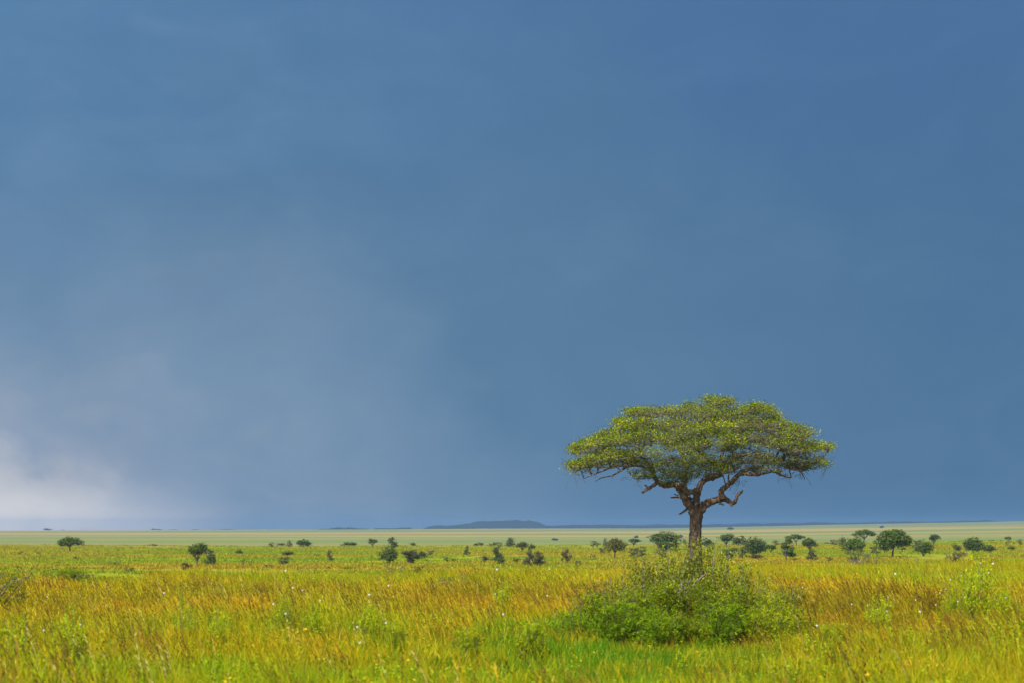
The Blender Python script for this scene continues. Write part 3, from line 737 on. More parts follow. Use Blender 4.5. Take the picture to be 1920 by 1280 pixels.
def plant(name, x0, x1, yt, yb, kind, tint, label, cat, group=None, dist=None, n=1100, leaf=.06, rz=None, var=None, wood=None, sink=.02, depth=None):
    cx = (x0 + x1) / 2
    if dist is None: x, y, z = base_at(cx, yb)
    else: y = dist; d = ray(cx, yb); x = d[0] / d[1] * y; z = float(ground_z(x, y))
    top = at(cx, yt, y)[2]; h = max(top - z, .3); w = (x1 - x0) / F * y
    if var is None: var = prs.randint(4)
    wm, lm = proto(kind, var, n, leaf)
    small = (yb - yt) < 9
    if small and lm is not None:
        o = link(name, lm, None, (x, y, z - .02 * h)); tag(o, label, cat, group)
        o.scale = (w, depth or w, h); o.rotation_euler[2] = 0 if prs.rand() < .5 else math.pi
        o.material_slots[0].link = 'OBJECT'; o.material_slots[0].material = TINT[tint]
        return o
    root = empty(name, (x, y, z - sink * h), label, cat, group)
    # a turn of 0 or half a turn keeps the width as seen; each copy also gets its own proportions
    root.rotation_euler[2] = rz if rz is not None else (0 if prs.rand() < .5 else math.pi) + prs.normal() * .25
    root.scale = (w, depth or w, h)
    o = link('trunk' if kind in ('tree', 'umbrella', 'upright', 'sapling') else 'stem', wm, root)
    if wood: o.material_slots[0].link = 'OBJECT'; o.material_slots[0].material = wood
    if lm is not None:
        o = link('crown' if kind in ('tree', 'umbrella', 'upright', 'sapling') else 'foliage', lm, root)
        o.material_slots[0].link = 'OBJECT'; o.material_slots[0].material = TINT[tint]
    return root

ORD = ['first', 'second', 'third', 'fourth', 'fifth', 'sixth', 'seventh', 'eighth', 'ninth', 'tenth', 'eleventh', 'twelfth', 'thirteenth', 'fourteenth',
       'fifteenth', 'sixteenth', 'seventeenth', 'eighteenth', 'nineteenth', 'twentieth'] + ['twenty-' + k for k in ('first', 'second', 'third', 'fourth',
       'fifth', 'sixth', 'seventh', 'eighth', 'ninth')] + ['thirtieth'] + ['thirty-' + k for k in ('first', 'second', 'third', 'fourth', 'fifth', 'sixth', 'seventh', 'eighth', 'ninth')]
GP = 'trees and bushes scattered over the middle plain'
PL = [
 # left third
 ('savanna_tree', 110, 156, 1006, 1034, 'umbrella', 'green', 'dark green umbrella-shaped tree standing alone at the far left of the plain', 'tree', 2400, 0),
 ('bush', 136, 147, 1041, 1049, 'open', 'brown', 'small grey-brown bush just below the lone umbrella tree on the left', 'bush', 700, 1),
 ('bush', 34, 43, 1033, 1041, 'open', 'grey', 'small grey bush nearest the left edge of the plain', 'bush', 500, 0),
 ('bush', 68, 77, 1034, 1040, 'open', 'grey', 'tiny grey bush between the left edge and the lone umbrella tree', 'bush', 500, 2),
 ('bush', 277, 296, 1019, 1022.6, 'dome', 'deep', 'flat dark bush on the rim of the green plain, left of the paired trees', 'bush', 700, 1),
 ('savanna_tree', 354, 389, 1017, 1061, 'tree', 'green', 'taller green tree of the pair on the left plain', 'tree', 2600, 0),
 ('savanna_tree', 384, 405, 1030, 1061, 'upright', 'dark', 'shorter ragged tree right beside the taller green tree on the left', 'tree', 1600, 1),
 ('bush', 340, 360, 1054, 1070, 'open', 'brown', 'grey twiggy bush at the left foot of the paired trees', 'bush', 1200, 0),
 ('bush', 441, 456, 1029, 1040, 'round', 'grey', 'small grey bush right of the paired trees', 'bush', 900, 2),
 ('bush', 452, 459, 1048, 1061, 'open', 'brown', 'thin dry brown shrub right of the paired trees, below a grey bush', 'bush', 500, 3),
 ('bush', 23, 50, 1060, 1066, 'dome', 'green', 'low dark green cover near the left edge, above the meadow', 'bush', 700, 2),
 ('bush', 88, 122, 1065, 1071, 'dome', 'green', 'low green patch of scrub left of the large rounded bush', 'bush', 700, 3),
 ('bush', 205, 224, 1053, 1062, 'open', 'green', 'loose low green bush right of the large rounded bush', 'bush', 700, 1),
 ('bush', 280, 292, 1057, 1065, 'open', 'dark', 'small dark scrub plant between the large rounded bush and the paired trees', 'bush', 500, 1),
 ('bush', 232, 252, 1064, 1073, 'open', 'grey', 'low grey scrub just behind the meadow, left of the paired trees', 'bush', 600, 2),
 # centre left
 ('bush', 503, 515, 1016, 1026, 'open', 'brown', 'brownish twiggy bush, leftmost of the row on the plain rim', 'bush', 600, 1),
 ('bush', 517, 537, 1017, 1023.5, 'dome', 'deep', 'flat dark bush beside the brownish twiggy bush on the rim', 'bush', 800, 0),
 ('bush', 537, 549, 1012, 1025, 'upright', 'grey', 'narrow grey bush left of the round dark tree', 'bush', 700, 0),
 ('savanna_tree', 558, 583, 1010, 1026, 'dome', 'dark', 'round dark green tree on the rim, left of centre', 'tree', 1800, 2),
 ('bush', 644, 669, 1015, 1023.5, 'dome', 'deep', 'dark dome-shaped bush half sunk behind the plain rim', 'bush', 1400, 3),
 ('bush', 636, 644, 1019, 1023.5, 'dome', 'grey', 'tiny bush touching the dome-shaped bush on its left', 'bush', 400, 1),
 ('savanna_tree', 691, 708, 1009, 1026, 'tree', 'dark', 'small dark tree left of the one with a spiky top', 'tree', 1100, 1),
 ('savanna_tree', 723, 745, 1006, 1029, 'upright', 'dark', 'dark tree with a spiky top right behind the broad bush', 'tree', 1300, 2),
 ('bush', 767, 780, 1016, 1024, 'round', 'deep', 'little round dark bush alone on the rim, right of the spiky tree', 'bush', 800, 0),
 ('bush', 526, 551, 1032, 1042, 'dome', 'grey', 'low grey-green bush below the round dark tree', 'bush', 1100, 1),
 ('sapling', 613, 625, 1030, 1053, 'upright', 'grey', 'slender dark grey sapling alone on the plain, left of centre', 'tree', 900, 3),
 ('bush', 710, 744, 1025, 1059, 'round', 'dark', 'broad olive-dark bush under the spiky-topped tree', 'bush', 2600, 1),
 ('bush', 757, 788, 1031, 1058, 'open', 'grey', 'loose grey-green bush right of the broad dark bush', 'bush', 1900, 0),
 ('bush', 785, 802, 1033, 1050, 'round', 'deep', 'compact dark bush touching the loose grey-green bush', 'bush', 1100, 3),
 ('bush', 801, 813, 1031, 1042, 'open', 'grey', 'small grey bush right of the compact dark bush', 'bush', 600, 2),
 ('bush', 522, 541, 1043, 1061, 'open', 'dark', 'small loose bush standing in the rusty grass, left of centre', 'bush', 900, 2),
 ('bush', 496, 513, 1058, 1067, 'open', 'grey', 'faint grey bush just behind the meadow edge, left of centre', 'bush', 600, 3),
 ('bush', 832, 843, 1044, 1053, 'open', 'dark', 'low dark bush, left one of a small low pair at the centre', 'bush', 600, 1),
 ('bush', 845, 855, 1046, 1054, 'open', 'dark', 'low dark bush, right one of a small low pair at the centre', 'bush', 600, 0),
 ('bush', 633, 668, 1061, 1066, 'dome', 'lime', 'long low strip of green scrub under the slender sapling', 'bush', 800, 0),
 ('bush', 611, 621, 1061, 1066, 'dome', 'green', 'small green tuft bush left of the long green scrub strip', 'bush', 500, 1),
 ('bush', 590, 600, 1038, 1042, 'dome', 'dark', 'tiny dark green bush left of the slender sapling', 'bush', 500, 2),
 # centre
 ('bush', 889, 907, 1016, 1023.5, 'dome', 'deep', 'low dark dome bush on the rim near the centre', 'bush', 1000, 2),
 ('bush', 913, 923, 1017, 1025, 'open', 'grey', 'small grey bush right of the central dome bush', 'bush', 500, 1),
 ('bush', 921, 932, 1015, 1023.5, 'round', 'deep', 'small dark round bush behind the small grey one at the centre', 'bush', 700, 1),
 ('bush', 932, 942, 1015, 1026, 'open', 'grey', 'grey upright bush rising behind the tall dark thorn tree', 'bush', 500, 2),
 ('savanna_tree', 947, 966, 1007, 1024, 'upright', 'dark', 'dark tree with an antler-like top on the rim at centre', 'tree', 1000, 1),
 ('savanna_tree', 968, 990, 1015, 1035, 'tree', 'grey', 'grey-green spreading tree right of the antler-topped tree', 'tree', 1400, 2),
 ('savanna_tree', 990, 1004, 1018, 1033, 'round', 'deep', 'small dense blue-green tree touching the grey-green spreading one', 'tree', 900, 2),
 ('bush', 869, 882, 1022, 1041, 'upright', 'dark', 'slim upright bush alone left of the tall dark thorn tree', 'bush', 900, 0),
 ('savanna_tree', 920, 942, 1024, 1053, 'upright', 'deep', 'tall dark thorn tree of the central pair', 'tree', 2200, 2),
 ('savanna_tree', 932, 948, 1037, 1060, 'upright', 'dark', 'grey-green thorn tree in front of the tall dark one', 'tree', 1500, 1),
 ('bush', 903, 918, 1041, 1055, 'open', 'brown', 'low grey-brown bush left of the central thorn trees', 'bush', 800, 0),
 ('bush', 962, 976, 1046, 1056, 'sprig', 'deep', 'small dark bush leaning right between the two tall thorn groups', 'bush', 700, 0),
 ('bush', 979, 1001, 1031, 1062, 'upright', 'grey', 'tall grey thorn bush, left one of a touching pair', 'bush', 2100, 3),
 ('bush', 995, 1022, 1033, 1062, 'upright', 'grey', 'tall grey thorn bush, right one of a touching pair', 'bush', 2100, 0),
 ('bush', 1053, 1071, 1029, 1057, 'open', 'brown', 'brownish upright thorn bush alone right of centre', 'bush', 1500, 1),
 ('bush', 1107, 1118, 1013, 1026, 'open', 'dark', 'small dark bush left of the yellow-topped acacia, on the rim', 'bush', 600, 3),
 ('bush', 1116, 1126, 1016, 1025, 'open', 'dark', 'low dark bush touching the small rim bush near the yellow-topped acacia', 'bush', 500, 0),
 ('bush', 1130, 1139, 1008, 1026, 'upright', 'grey', 'thin grey tree directly behind the left side of the yellow-topped acacia', 'tree', 700, 1),
 ('savanna_tree', 1137, 1174, 1009, 1049, 'umbrella', 'olive', 'yellow-topped acacia with open branches left of the big acacia', 'tree', 2600, 2),
 ('bush', 1124, 1137, 1026, 1039, 'open', 'dark', 'small dark bush at the left of the yellow-topped acacia', 'bush', 700, 2),
 ('savanna_tree', 1180, 1200, 1009, 1024, 'tree', 'deep', 'dark blue-green tree between the yellow-topped acacia and the big round bush', 'tree', 1300, 3),
 ('bush', 1180, 1196, 1026, 1046, 'open', 'grey', 'pale grey bush right of the yellow-topped acacia', 'bush', 900, 2),
 ('bush', 1194, 1211, 1029, 1046, 'open', 'grey', 'pale grey bush left of the thicket, under the big round bush', 'bush', 900, 3),
 ('bush', 1200, 1212, 1022, 1029, 'dome', 'grey', 'small flat grey bush left of the big round bush', 'bush', 500, 3),
 ('bush', 1109, 1118, 1039, 1048, 'open', 'brown', 'tiny dry bush below the yellow-topped acacia, to its left', 'bush', 400, 1),
 ('bush', 1079, 1091, 1050, 1060, 'open', 'grey', 'faint grey bush in the meadow rim left of the yellow-topped acacia', 'bush', 500, 2),
 ('savanna_tree', 1219, 1273, 997, 1031, 'round', 'dark', 'big round dark bush-like tree left of the thick acacia trunk', 'tree', 4200, 0),
 ('bush', 1234, 1258, 1012, 1038, 'round', 'deep', 'rounded dark bush in front of the big round tree', 'bush', 1800, 3),
 ('bush', 1276, 1288, 1009, 1020, 'open', 'dark', 'small faint bush just left of the thick acacia trunk', 'bush', 500, 1),
 ('bush', 1230, 1250, 1028, 1048, 'open', 'grey', 'grey bush at the back of the thicket, left part', 'bush', 900, 0),
 # behind and right of the big acacia
 ('savanna_tree', 1315, 1338, 1008, 1026, 'dome', 'deep', 'dark flattened tree just right of the thick acacia trunk', 'tree', 1200, 1),
 ('savanna_tree', 1351, 1376, 1000, 1026, 'tree', 'dark', 'green two-tier tree, second right of the thick acacia trunk', 'tree', 1700, 0),
 ('savanna_tree', 1374, 1402, 1004, 1024, 'dome', 'dark', 'blue-green rounded tree left of the big black-green one', 'tree', 1600, 3),
 ('savanna_tree', 1395, 1436, 1008, 1046, 'round', 'deep', 'big black-green bushy tree right of the big acacia', 'tree', 3600, 2),
 ('savanna_tree', 1435, 1455, 1020, 1038, 'tree', 'deep', 'small dark tree tucked against the big black-green tree', 'tree', 1200, 1),
 ('bush', 1448, 1460, 1012, 1022, 'open', 'grey', 'small grey bush above the small dark tree', 'bush', 500, 0),
 ('bush', 1355, 1380, 1026, 1052, 'open', 'dark', 'loose dark bush behind the right part of the thicket', 'bush', 1100, 2),
 ('bush', 1384, 1400, 1026, 1048, 'open', 'green', 'loose green bush in front of the big black-green tree', 'bush', 1000, 1),
 ('bush', 1404, 1428, 1037, 1049, 'dome', 'brown', 'brown-grey low growth at the foot of the big black-green tree', 'bush', 900, 0),
 ('sapling', 1466, 1491, 1006, 1051, 'sapling', 'green', 'pale green sapling with a thin visible trunk', 'tree', 1900, 1),
 ('savanna_tree', 1479, 1508, 1001, 1023, 'umbrella', 'dark', 'dark flat-topped tree behind the pale green sapling', 'tree', 1800, 3),
 ('savanna_tree', 1505, 1532, 1008, 1036, 'tree', 'dark', 'round dark tree right of the pale green sapling', 'tree', 1900, 2),
 ('savanna_tree', 1513, 1533, 1028, 1051, 'upright', 'grey', 'small pale tree in front of the round dark tree', 'tree', 1300, 0),
 ('bush', 1542, 1557, 1015, 1020, 'dome', 'grey', 'flat grey bush far out right of the round dark tree', 'bush', 500, 1),
 ('bush', 1557, 1571, 1011, 1023, 'open', 'grey', 'grey bush left of the leafy green tree', 'bush', 700, 3),
 ('savanna_tree', 1570, 1586, 1006, 1024, 'round', 'grey', 'grey-green tree half hidden by the leafy green tree', 'tree', 1000, 1),
 ('savanna_tree', 1578, 1621, 1005, 1043, 'round', 'green', 'leafy green tree below the flat-topped acacia on the right', 'tree', 3400, 3),
 ('savanna_tree', 1600, 1641, 992, 1019, 'umbrella', 'green', 'flat-topped green acacia with a bare forked trunk, right side', 'tree', 2800, 1),
 ('bush', 1550, 1562, 1043, 1053, 'open', 'dark', 'small dark scrub left of the leafy green tree', 'bush', 500, 0),
 ('savanna_tree', 1646, 1707, 993, 1045, 'umbrella', 'green', 'large umbrella acacia with visible grey trunk on the right plain', 'tree', 5200, 2),
 ('savanna_tree', 1645, 1680, 1006, 1037, 'round', 'dark', 'dark rounded tree behind the trunk of the large right acacia', 'tree', 2600, 0),
 ('bush', 1632, 1651, 1024, 1040, 'open', 'dark', 'dark bush left of the large right acacia', 'bush', 900, 3),
 ('bush', 1682, 1700, 1024, 1034, 'sprig', 'dark', 'dark spreading bush right of the large right acacia trunk', 'bush', 800, 2),
 ('bush', 1711, 1749, 1014, 1042, 'round', 'dark', 'broad dark bush right of the large right acacia', 'bush', 2600, 1),
 ('bush', 1711, 1727, 1011, 1025, 'open', 'grey', 'grey bush behind the left side of the broad dark bush', 'bush', 700, 2),
 ('savanna_tree', 1743, 1763, 1001, 1023, 'tree', 'deep', 'dark blue tree rising behind the broad dark bush', 'tree', 1300, 0),
 ('bush', 1786, 1804, 1019, 1035, 'round', 'dark', 'small dark bush left of the dark pair near the right edge', 'bush', 1100, 0),
 ('savanna_tree', 1809, 1851, 1007, 1038, 'round', 'dark', 'wide dark tree near the right edge, left one of its pair', 'tree', 3400, 1),
 ('bush', 1843, 1867, 1020, 1037, 'round', 'green', 'lower green bush touching the wide dark tree on its right', 'bush', 1500, 2),
 ('savanna_tree', 1884, 1896, 1005, 1016, 'tree', 'deep', 'small dark blue tree near the right edge, upper one', 'tree', 700, 1),
 ('bush', 1885, 1892, 1015, 1024, 'open', 'dark', 'tiny bush under the small dark blue tree at the right', 'bush', 400, 3),
 ('bush', 1889, 1903, 1022, 1032, 'dome', 'deep', 'round black-green bush near the right edge', 'bush', 1000, 3),
 ('bush', 1907, 1917, 1010, 1022, 'open', 'dark', 'faint green bush closest to the right edge of the plain', 'bush', 500, 0),
 ('bush', 1700, 1706, 1014, 1019, 'dome', 'grey', 'tiny grey bush between the large right acacia and the grey bush', 'bush', 300, 3),
 ('bush', 1855, 1866, 1010, 1015, 'dome', 'grey', 'tiny flat bush left of the small dark blue tree', 'bush', 300, 2),
]
for (nm, x0, x1, yt, yb, kind, tint, lab, cat, n, var) in PL:
    plant(nm, x0, x1, yt, yb, kind, tint, lab, cat, GP, n=int(n * 1.6), leaf=.06 if n > 2000 else .082, var=var)

# dots on the far plain and on the skyline
FAR = [(1035, 1046, 1008, 1013), (1188, 1197, 1003, 1009), (1267, 1280, 1002, 1009), (1364, 1375, 987, 993), (1650, 1657, 984.6, 990), (1650, 1658, 996, 1004), (1689, 1699, 995.5, 1001)]
for i, (x0, x1, yt, yb) in enumerate(FAR):
    plant('distant_tree', x0, x1, yt, yb, 'dome', 'deep', f'small blue-grey tree on the far pale plain, {ORD[i]} from the left of these', 'tree', 'distant trees on the far plain', n=900, leaf=.2)
SKYL = [(82, 97, 989.6, 994), (115, 119, 992, 994), (284, 290, 989.8, 993.6), (289, 303, 990.8, 993.6), (316, 322, 991.6, 993), (323, 331, 991.4, 993), (359, 372, 991.3, 993), (400, 404, 991.2, 993),
        (413, 440, 990.9, 992.6), (958, 966, 988, 990), (1024, 1031, 985.4, 989.8), (1146, 1150, 985.5, 989.4)]
for i, (x0, x1, yt, yb) in enumerate(SKYL):
    cx = (x0 + x1) / 2; y = 4920.; d = ray(cx, yb); x = d[0] / d[1] * y
    o = link('distant_tree', proto('dome', i % 4, 900, .2)[1], None, (x, y, float(ground_z(x, y)) - .6))
    w = (x1 - x0) / F * y; o.scale = (w, w, at(cx, yt, y)[2] - o.location.z)
    o.material_slots[0].link = 'OBJECT'; o.material_slots[0].material = TINT['deep']
    tag(o, f'tiny dark blue tree clump on the skyline, {ORD[i]} from the left', 'tree', 'tree clumps on the skyline')
def wood_mass(x0, x1, hts, seed, label):
    rs = np.random.RandomState(seed); g = Geo(); n = 1500; y0 = 4930.
    p = rs.uniform(x0, x1, n); hh = np.interp(p, np.linspace(x0, x1, len(hts)), hts) * (.55 + .45 * vnoise(p, p * 0, 3.5, seed))
    yy = y0 + rs.uniform(-40, 60, n); xx = (p - 960) / F * yy; z0 = ground_z(xx, yy)
    cen = np.stack([xx, yy, z0 + rs.rand(n) * hh / F * y0], 1)
    cols = np.tile((.045, .06, .02), (n, 1)) * (.7 + .6 * rs.rand(n))[:, None]
    g.leaves(cen, 2.6, cols, .8, .1, rs)
    tag(link('distant_wood', g.mesh('distant_wood', TINT['dark'])), label, 'wood', kind='stuff')
wood_mass(600, 692, [.8, 1.2, 4.0, 4.6, 3.4, 1.4, .8], 61, 'dark blue wood along the skyline left of the hill')
wood_mass(704, 772, [2.2, 1.4, 1.6, 3.2, 3.0], 62, 'thin blue wood on the skyline between wood and hill')
wood_mass(826, 896, [1.2, 1.4, 3.4, 4.8, 3.0, 4.4, 2.6], 63, 'dark blue wood in front of the left foot of the hill')

# rounded bushes and sprigs at the meadow's rim
plant('bush', 103, 177, 1060, 1092, 'dome', 'shrub', 'large rounded green bush behind the left meadow', 'bush', 'bushes at the rim of the meadow', dist=118, n=9000, leaf=.028, var=0)
plant('bush', 154, 189, 1081, 1110, 'round', 'bright', 'smaller rounded green bush in front of the large one on the left', 'bush', 'bushes at the rim of the meadow', dist=82, n=6000, leaf=.04, var=1)
def arching():
    rs = np.random.RandomState(21); D = 56.; o0 = at(-25, 1165, D); root = empty('arching_shrub', (o0[0], D, float(ground_z(o0[0], D))), 'dark arching shrub leaning in at the left edge of the meadow', 'bush', 'bushes at the rim of the meadow')
    org = np.array(root.location); w = Geo(); g = Geo(); cen = []
    br = [[(-20, 1170), (-5, 1130), (15, 1100), (38, 1085), (62, 1078)], [(-20, 1168), (2, 1140), (22, 1112), (34, 1096), (40, 1088)], [(-22, 1168), (0, 1150), (18, 1128), (30, 1118), (48, 1112)],
          [(-24, 1160), (-12, 1110), (-4, 1085), (8, 1076)], [(-20, 1168), (6, 1155), (20, 1142), (34, 1136)], [(-24, 1165), (-4, 1128), (6, 1098), (20, 1086), (30, 1080)]]
    for b in br:
        n = len(b); P = [at(p[0], p[1], D + rs.normal() * .2 + .25 * i_) - org for i_, p in enumerate(b)]
        p, r = smooth_line(P, np.linspace(.028, .007, n), 5, .5, rs); w.tube(p, r, 5, (1, 1, 1), .1, rs)
        for k in range(55):
            t = rs.uniform(.25, 1); q = p[int(t * (len(p) - 1))]; e_ = q + rs.normal(size=3) * (.16, .16, .12); m = 9
            if k % 3 == 0: w.tube(np.array([q, (q + e_) / 2, e_]), [.007, .005, .003], 3, (1, 1, 1), 0, rs)
            cen.append(e_ + rs.normal(size=(m, 3)) * .05)
    cen = np.concatenate(cen); tone = .11 * (.6 + .8 * rs.rand(len(cen)))
    g.leaves(cen, .05, np.stack([tone, tone * 1.1, tone * .4], 1), .5, .3, rs)
    link('stem', w.mesh('stem', M_dead, True), root); link('foliage', g.mesh('foliage', TINT['shrub']), root)
arching()
plant('arching_shrub', 744, 792, 1060, 1094, 'sprig', 'dark', 'dark leafy sprig rising from the meadow rim below the broad dark bush', 'bush', 'bushes at the rim of the meadow', dist=104, n=1500, leaf=.045, var=1)
plant('arching_shrub', 722, 752, 1064, 1092, 'open', 'grey', 'grey thin shrub left of the dark leafy sprig at the meadow rim', 'bush', 'bushes at the rim of the meadow', dist=106, n=900, leaf=.05, var=1)
plant('arching_shrub', 556, 585, 1062, 1092, 'sprig', 'grey', 'thin bare-topped shrub at the meadow rim, left of centre', 'bush', 'bushes at the rim of the meadow', dist=104, n=300, leaf=.05, var=0)
plant('dead_bush', 1582, 1634, 1034, 1076, 'dead', 'grey', 'dead grey bush with bare branches radiating from a dark stub', 'bush', 'bushes at the rim of the meadow', dist=128, wood=M_dead, var=1)
plant('bush', 1584, 1630, 1032, 1062, 'open', 'grey', 'pale grey twiggy shrub directly behind the dead radiating bush', 'bush', 'bushes at the rim of the meadow', dist=150, n=1100, leaf=.05, var=1)
plant('bush', 1774, 1808, 1032, 1064, 'open', 'grey', 'grey-white thorny shrub in the meadow rim below the small dark bush', 'bush', 'bushes at the rim of the meadow', dist=150, n=1700, leaf=.05, var=0)
plant('arching_shrub', 1628, 1652, 1040, 1064, 'sprig', 'grey', 'bare dark sprig right of the dead radiating bush', 'bush', 'bushes at the rim of the meadow', dist=140, n=250, leaf=.05, var=3)
plant('bush', 1824, 1843, 1038, 1062, 'round', 'green', 'small green bush in the meadow rim near the right edge', 'bush', 'bushes at the rim of the meadow', dist=150, n=900, leaf=.06, var=3)
plant('arching_shrub', 832, 880, 1080, 1110, 'open', 'dark', 'faint dark shrub inside the golden grass at the centre', 'bush', 'bushes at the rim of the meadow', dist=84, n=900, leaf=.04, var=2)

# ------------------------------------------------------------------ the thicket in front of the acacia
def shrub_mesh(seed, n, leaf, open_=0., blades=False, long=.45):
    rs = np.random.RandomState(seed); w = Geo(); g = Geo(); cen = []; dark = []
    ns = 26
    for k in range(ns):
        a = rs.rand() * 6.28; q = .46 * math.sqrt(rs.rand()); h = (.6 + .4 * rs.rand()) * (1 - .75 * q * q * 2)
        s = [np.array((q * .25 * math.cos(a), q * .25 * math.sin(a), 0)), np.array((q * .6 * math.cos(a), q * .6 * math.sin(a), h * .5)), np.array((q * math.cos(a) + rs.normal() * .03, q * math.sin(a), h))]
        p, r = smooth_line(s, [.007, .005, .002], 4, .3, rs); w.tube(p, r, 4, (1, 1, 1), 0, rs)
        m = n // ns; t = rs.uniform(.12 + open_ * .25, 1.02, m) ** .8
        i = np.clip((t * (len(p) - 1)).astype(int), 0, len(p) - 1)
        sp = .045 + .05 * (1 - t)
        # leaves sit on side twigs, in whorls
        nk = max(3, m // 12); off = rs.normal(size=(nk, 3)) * (.075, .075, .035); tt = rs.rand(nk); pick = rs.randint(nk, size=m)
        i = np.clip(((.2 + .82 * tt[pick]) * (len(p) - 1)).astype(int), 0, len(p) - 1)
        cen.append(p[i] + off[pick] + rs.normal(size=(m, 3)) * .02)
    cen = np.concatenate(cen); cen = cen[(cen[:, 2] > .0) & (cen[:, 2] < np.percentile(cen[:, 2], 99.5))]
    tone = .11 * (.65 + .7 * vnoise(cen[:, 0] * 10, cen[:, 2] * 10, 1.2, seed % 9)) * (.7 + .6 * rs.rand(len(cen)))
    yel = rs.rand(len(cen))[:, None] < .22
    cols = np.where(yel, np.stack([tone * 1.6, tone * 1.35, tone * .4], 1), np.stack([tone * .95, tone * 1.12, tone * .40], 1))
    g.leaves(cen, leaf, cols, long, .35, rs)
    hi = np.percentile(cen[:, 2], 98.5); ext = np.percentile(np.abs(cen[:, 0]), 96)
    for q in (w, g): q.v = [k_ / (2 * ext, 2 * ext, hi) for k_ in q.v]
    for q in (w, g): q.v = [np.where(k_ > (9, 9, 1.05), (k_ - 1.05) * .25 + 1.05, k_) for k_ in q.v]
    return w.mesh('shrub_stems', M_twig, True), g.mesh('shrub_leaves', TINT['green'])
SH = [shrub_mesh(201, 8500, .036), shrub_mesh(202, 8500, .034, 0, long=.34), shrub_mesh(203, 4600, .038, .55), shrub_mesh(204, 5000, .038, .55), shrub_mesh(205, 7000, .06, 0, long=.2), shrub_mesh(206, 1900, .045, 1., long=.4)]
def shrub(name, cx, dist, yt, hw, tint, var, label, group, wood=None):
    d = ray(cx, 1150); x = d[0] / d[1] * dist; z = float(ground_z(x, dist)); h = at(cx, yt, dist)[2] - z; w = 2 * hw / F * dist
    root = empty(name, (x, dist, z - .05), label, 'shrub', group, prs.rand() * 6.28); root.scale = (w * .85, w * .85, h)
    a = link('stem', SH[var][0], root); b = link('foliage', SH[var][1], root)
    if wood: a.material_slots[0].link = 'OBJECT'; a.material_slots[0].material = wood
    b.material_slots[0].link = 'OBJECT'; b.material_slots[0].material = TINT[tint]
    return root
TH = [ # back row, grey-green and twiggy, higher
 (1120, 80, 1092, 46, 'thicket', 2, 'grey-green twiggy shrub at the left end of the thicket'), (1165, 80, 1078, 46, 'thicket', 3, 'grey-green shrub left of the tall middle of the thicket'),
 (1208, 81, 1044, 46, 'thicket', 2, 'tall grey-green shrub on the left shoulder of the thicket'), (1250, 82, 1024, 44, 'thicket', 3, 'tall pale shrub just left of the acacia trunk foot'),
 (1300, 82, 1012, 42, 'thicket', 2, 'topmost yellow-green shrub of the thicket at the acacia trunk foot'), (1345, 82, 1026, 46, 'thicket', 3, 'tall pale shrub just right of the acacia trunk foot'),
 (1388, 81, 1058, 44, 'thicket', 2, 'grey-green shrub on the right shoulder of the thicket'), (1432, 80, 1082, 46, 'thicket', 3, 'grey-green shrub sloping down the right of the thicket'),
 (1478, 79, 1098, 42, 'thicket', 2, 'low grey-green shrub at the right end of the thicket'),
 # middle row
 (1136, 74, 1112, 52, 'shrub', 0, 'dark green shrub in the left middle of the thicket'), (1196, 74, 1098, 54, 'shrub', 1, 'dense green shrub below the left shoulder of the thicket'),
 (1252, 75, 1086, 48, 'shrub', 0, 'dark green shrub beside the pinkish dead stump, left of it'), (1318, 75, 1088, 46, 'shrub', 1, 'dark green shrub right of the pinkish dead stump'),
 (1372, 74, 1096, 52, 'shrub', 0, 'dense green shrub below the right shoulder of the thicket'), (1434, 74, 1110, 50, 'lime', 1, 'yellow-green shrub in the right middle of the thicket'),
 # front row, bright green
 (1085, 69, 1138, 50, 'bright', 1, 'bright green shrub at the front left corner of the thicket'), (1150, 68, 1130, 54, 'bright', 4, 'bright green long-leaved shrub, second in the front of the thicket'),
 (1218, 67, 1136, 52, 'bright', 0, 'bright green shrub in front, left of the dark hollow'), (1290, 69, 1148, 40, 'shrub', 4, 'low dark green shrub under the hollow of the thicket'),
 (1352, 67, 1132, 54, 'bright', 4, 'bright green shrub in front, right of the dark hollow'), (1422, 68, 1134, 54, 'lime', 1, 'lime-green shrub at the front right of the thicket'),
 (1486, 70, 1136, 40, 'lime', 0, 'small lime-green shrub at the front right corner of the thicket'),
]
for (cx, dist, yt, hw, tint, var, lab) in TH:
    dist = 47.5 + (dist - 67) * .5
    shrub('shrub', cx, dist, yt, hw, tint, var, lab, 'shrubs of the thicket before the acacia', M_twig if tint == 'thicket' else M_stem)

def stump():
    rs = np.random.RandomState(3); c = at(1281, 1120, 52.2); z = float(ground_z(c[0], 52.2))
    root = empty('dead_stump', (c[0], 52.2, z), 'slender pinkish-grey dead stump inside the thicket', 'stump')
    top = at(1281, 1086, 52.2)[2] - z; g = Geo()
    p, r = smooth_line([(0.05, 0, -.1), (.02, .02, top * .4), (-.03, 0, top * .8), (.0, 0, top * .97)], [.09, .07, .055, .03], 5, .3, rs); g.tube(p, r, 9, (1, 1, 1), .16, rs)
    link('bole', g.mesh('bole', M_dead, True), root)
    for a, b in (((0, 0, top * .7), (.2, -.1, top * 1.02)), ((-.02, 0, top * .55), (-.25, 0, top * .85)), ((.0, 0, top * .7), (.62, .1, top * 1.12))):
        g = Geo(); a = np.array(a); b = np.array(b); p, r = smooth_line([a, (a + b) / 2 + rs.normal(size=3) * .05, b], [.03, .022, .01], 5, .4, rs); g.tube(p, r, 6, (1, 1, 1), .1, rs)
        link('branch', g.mesh('branch', M_dead, True), root)
stump()

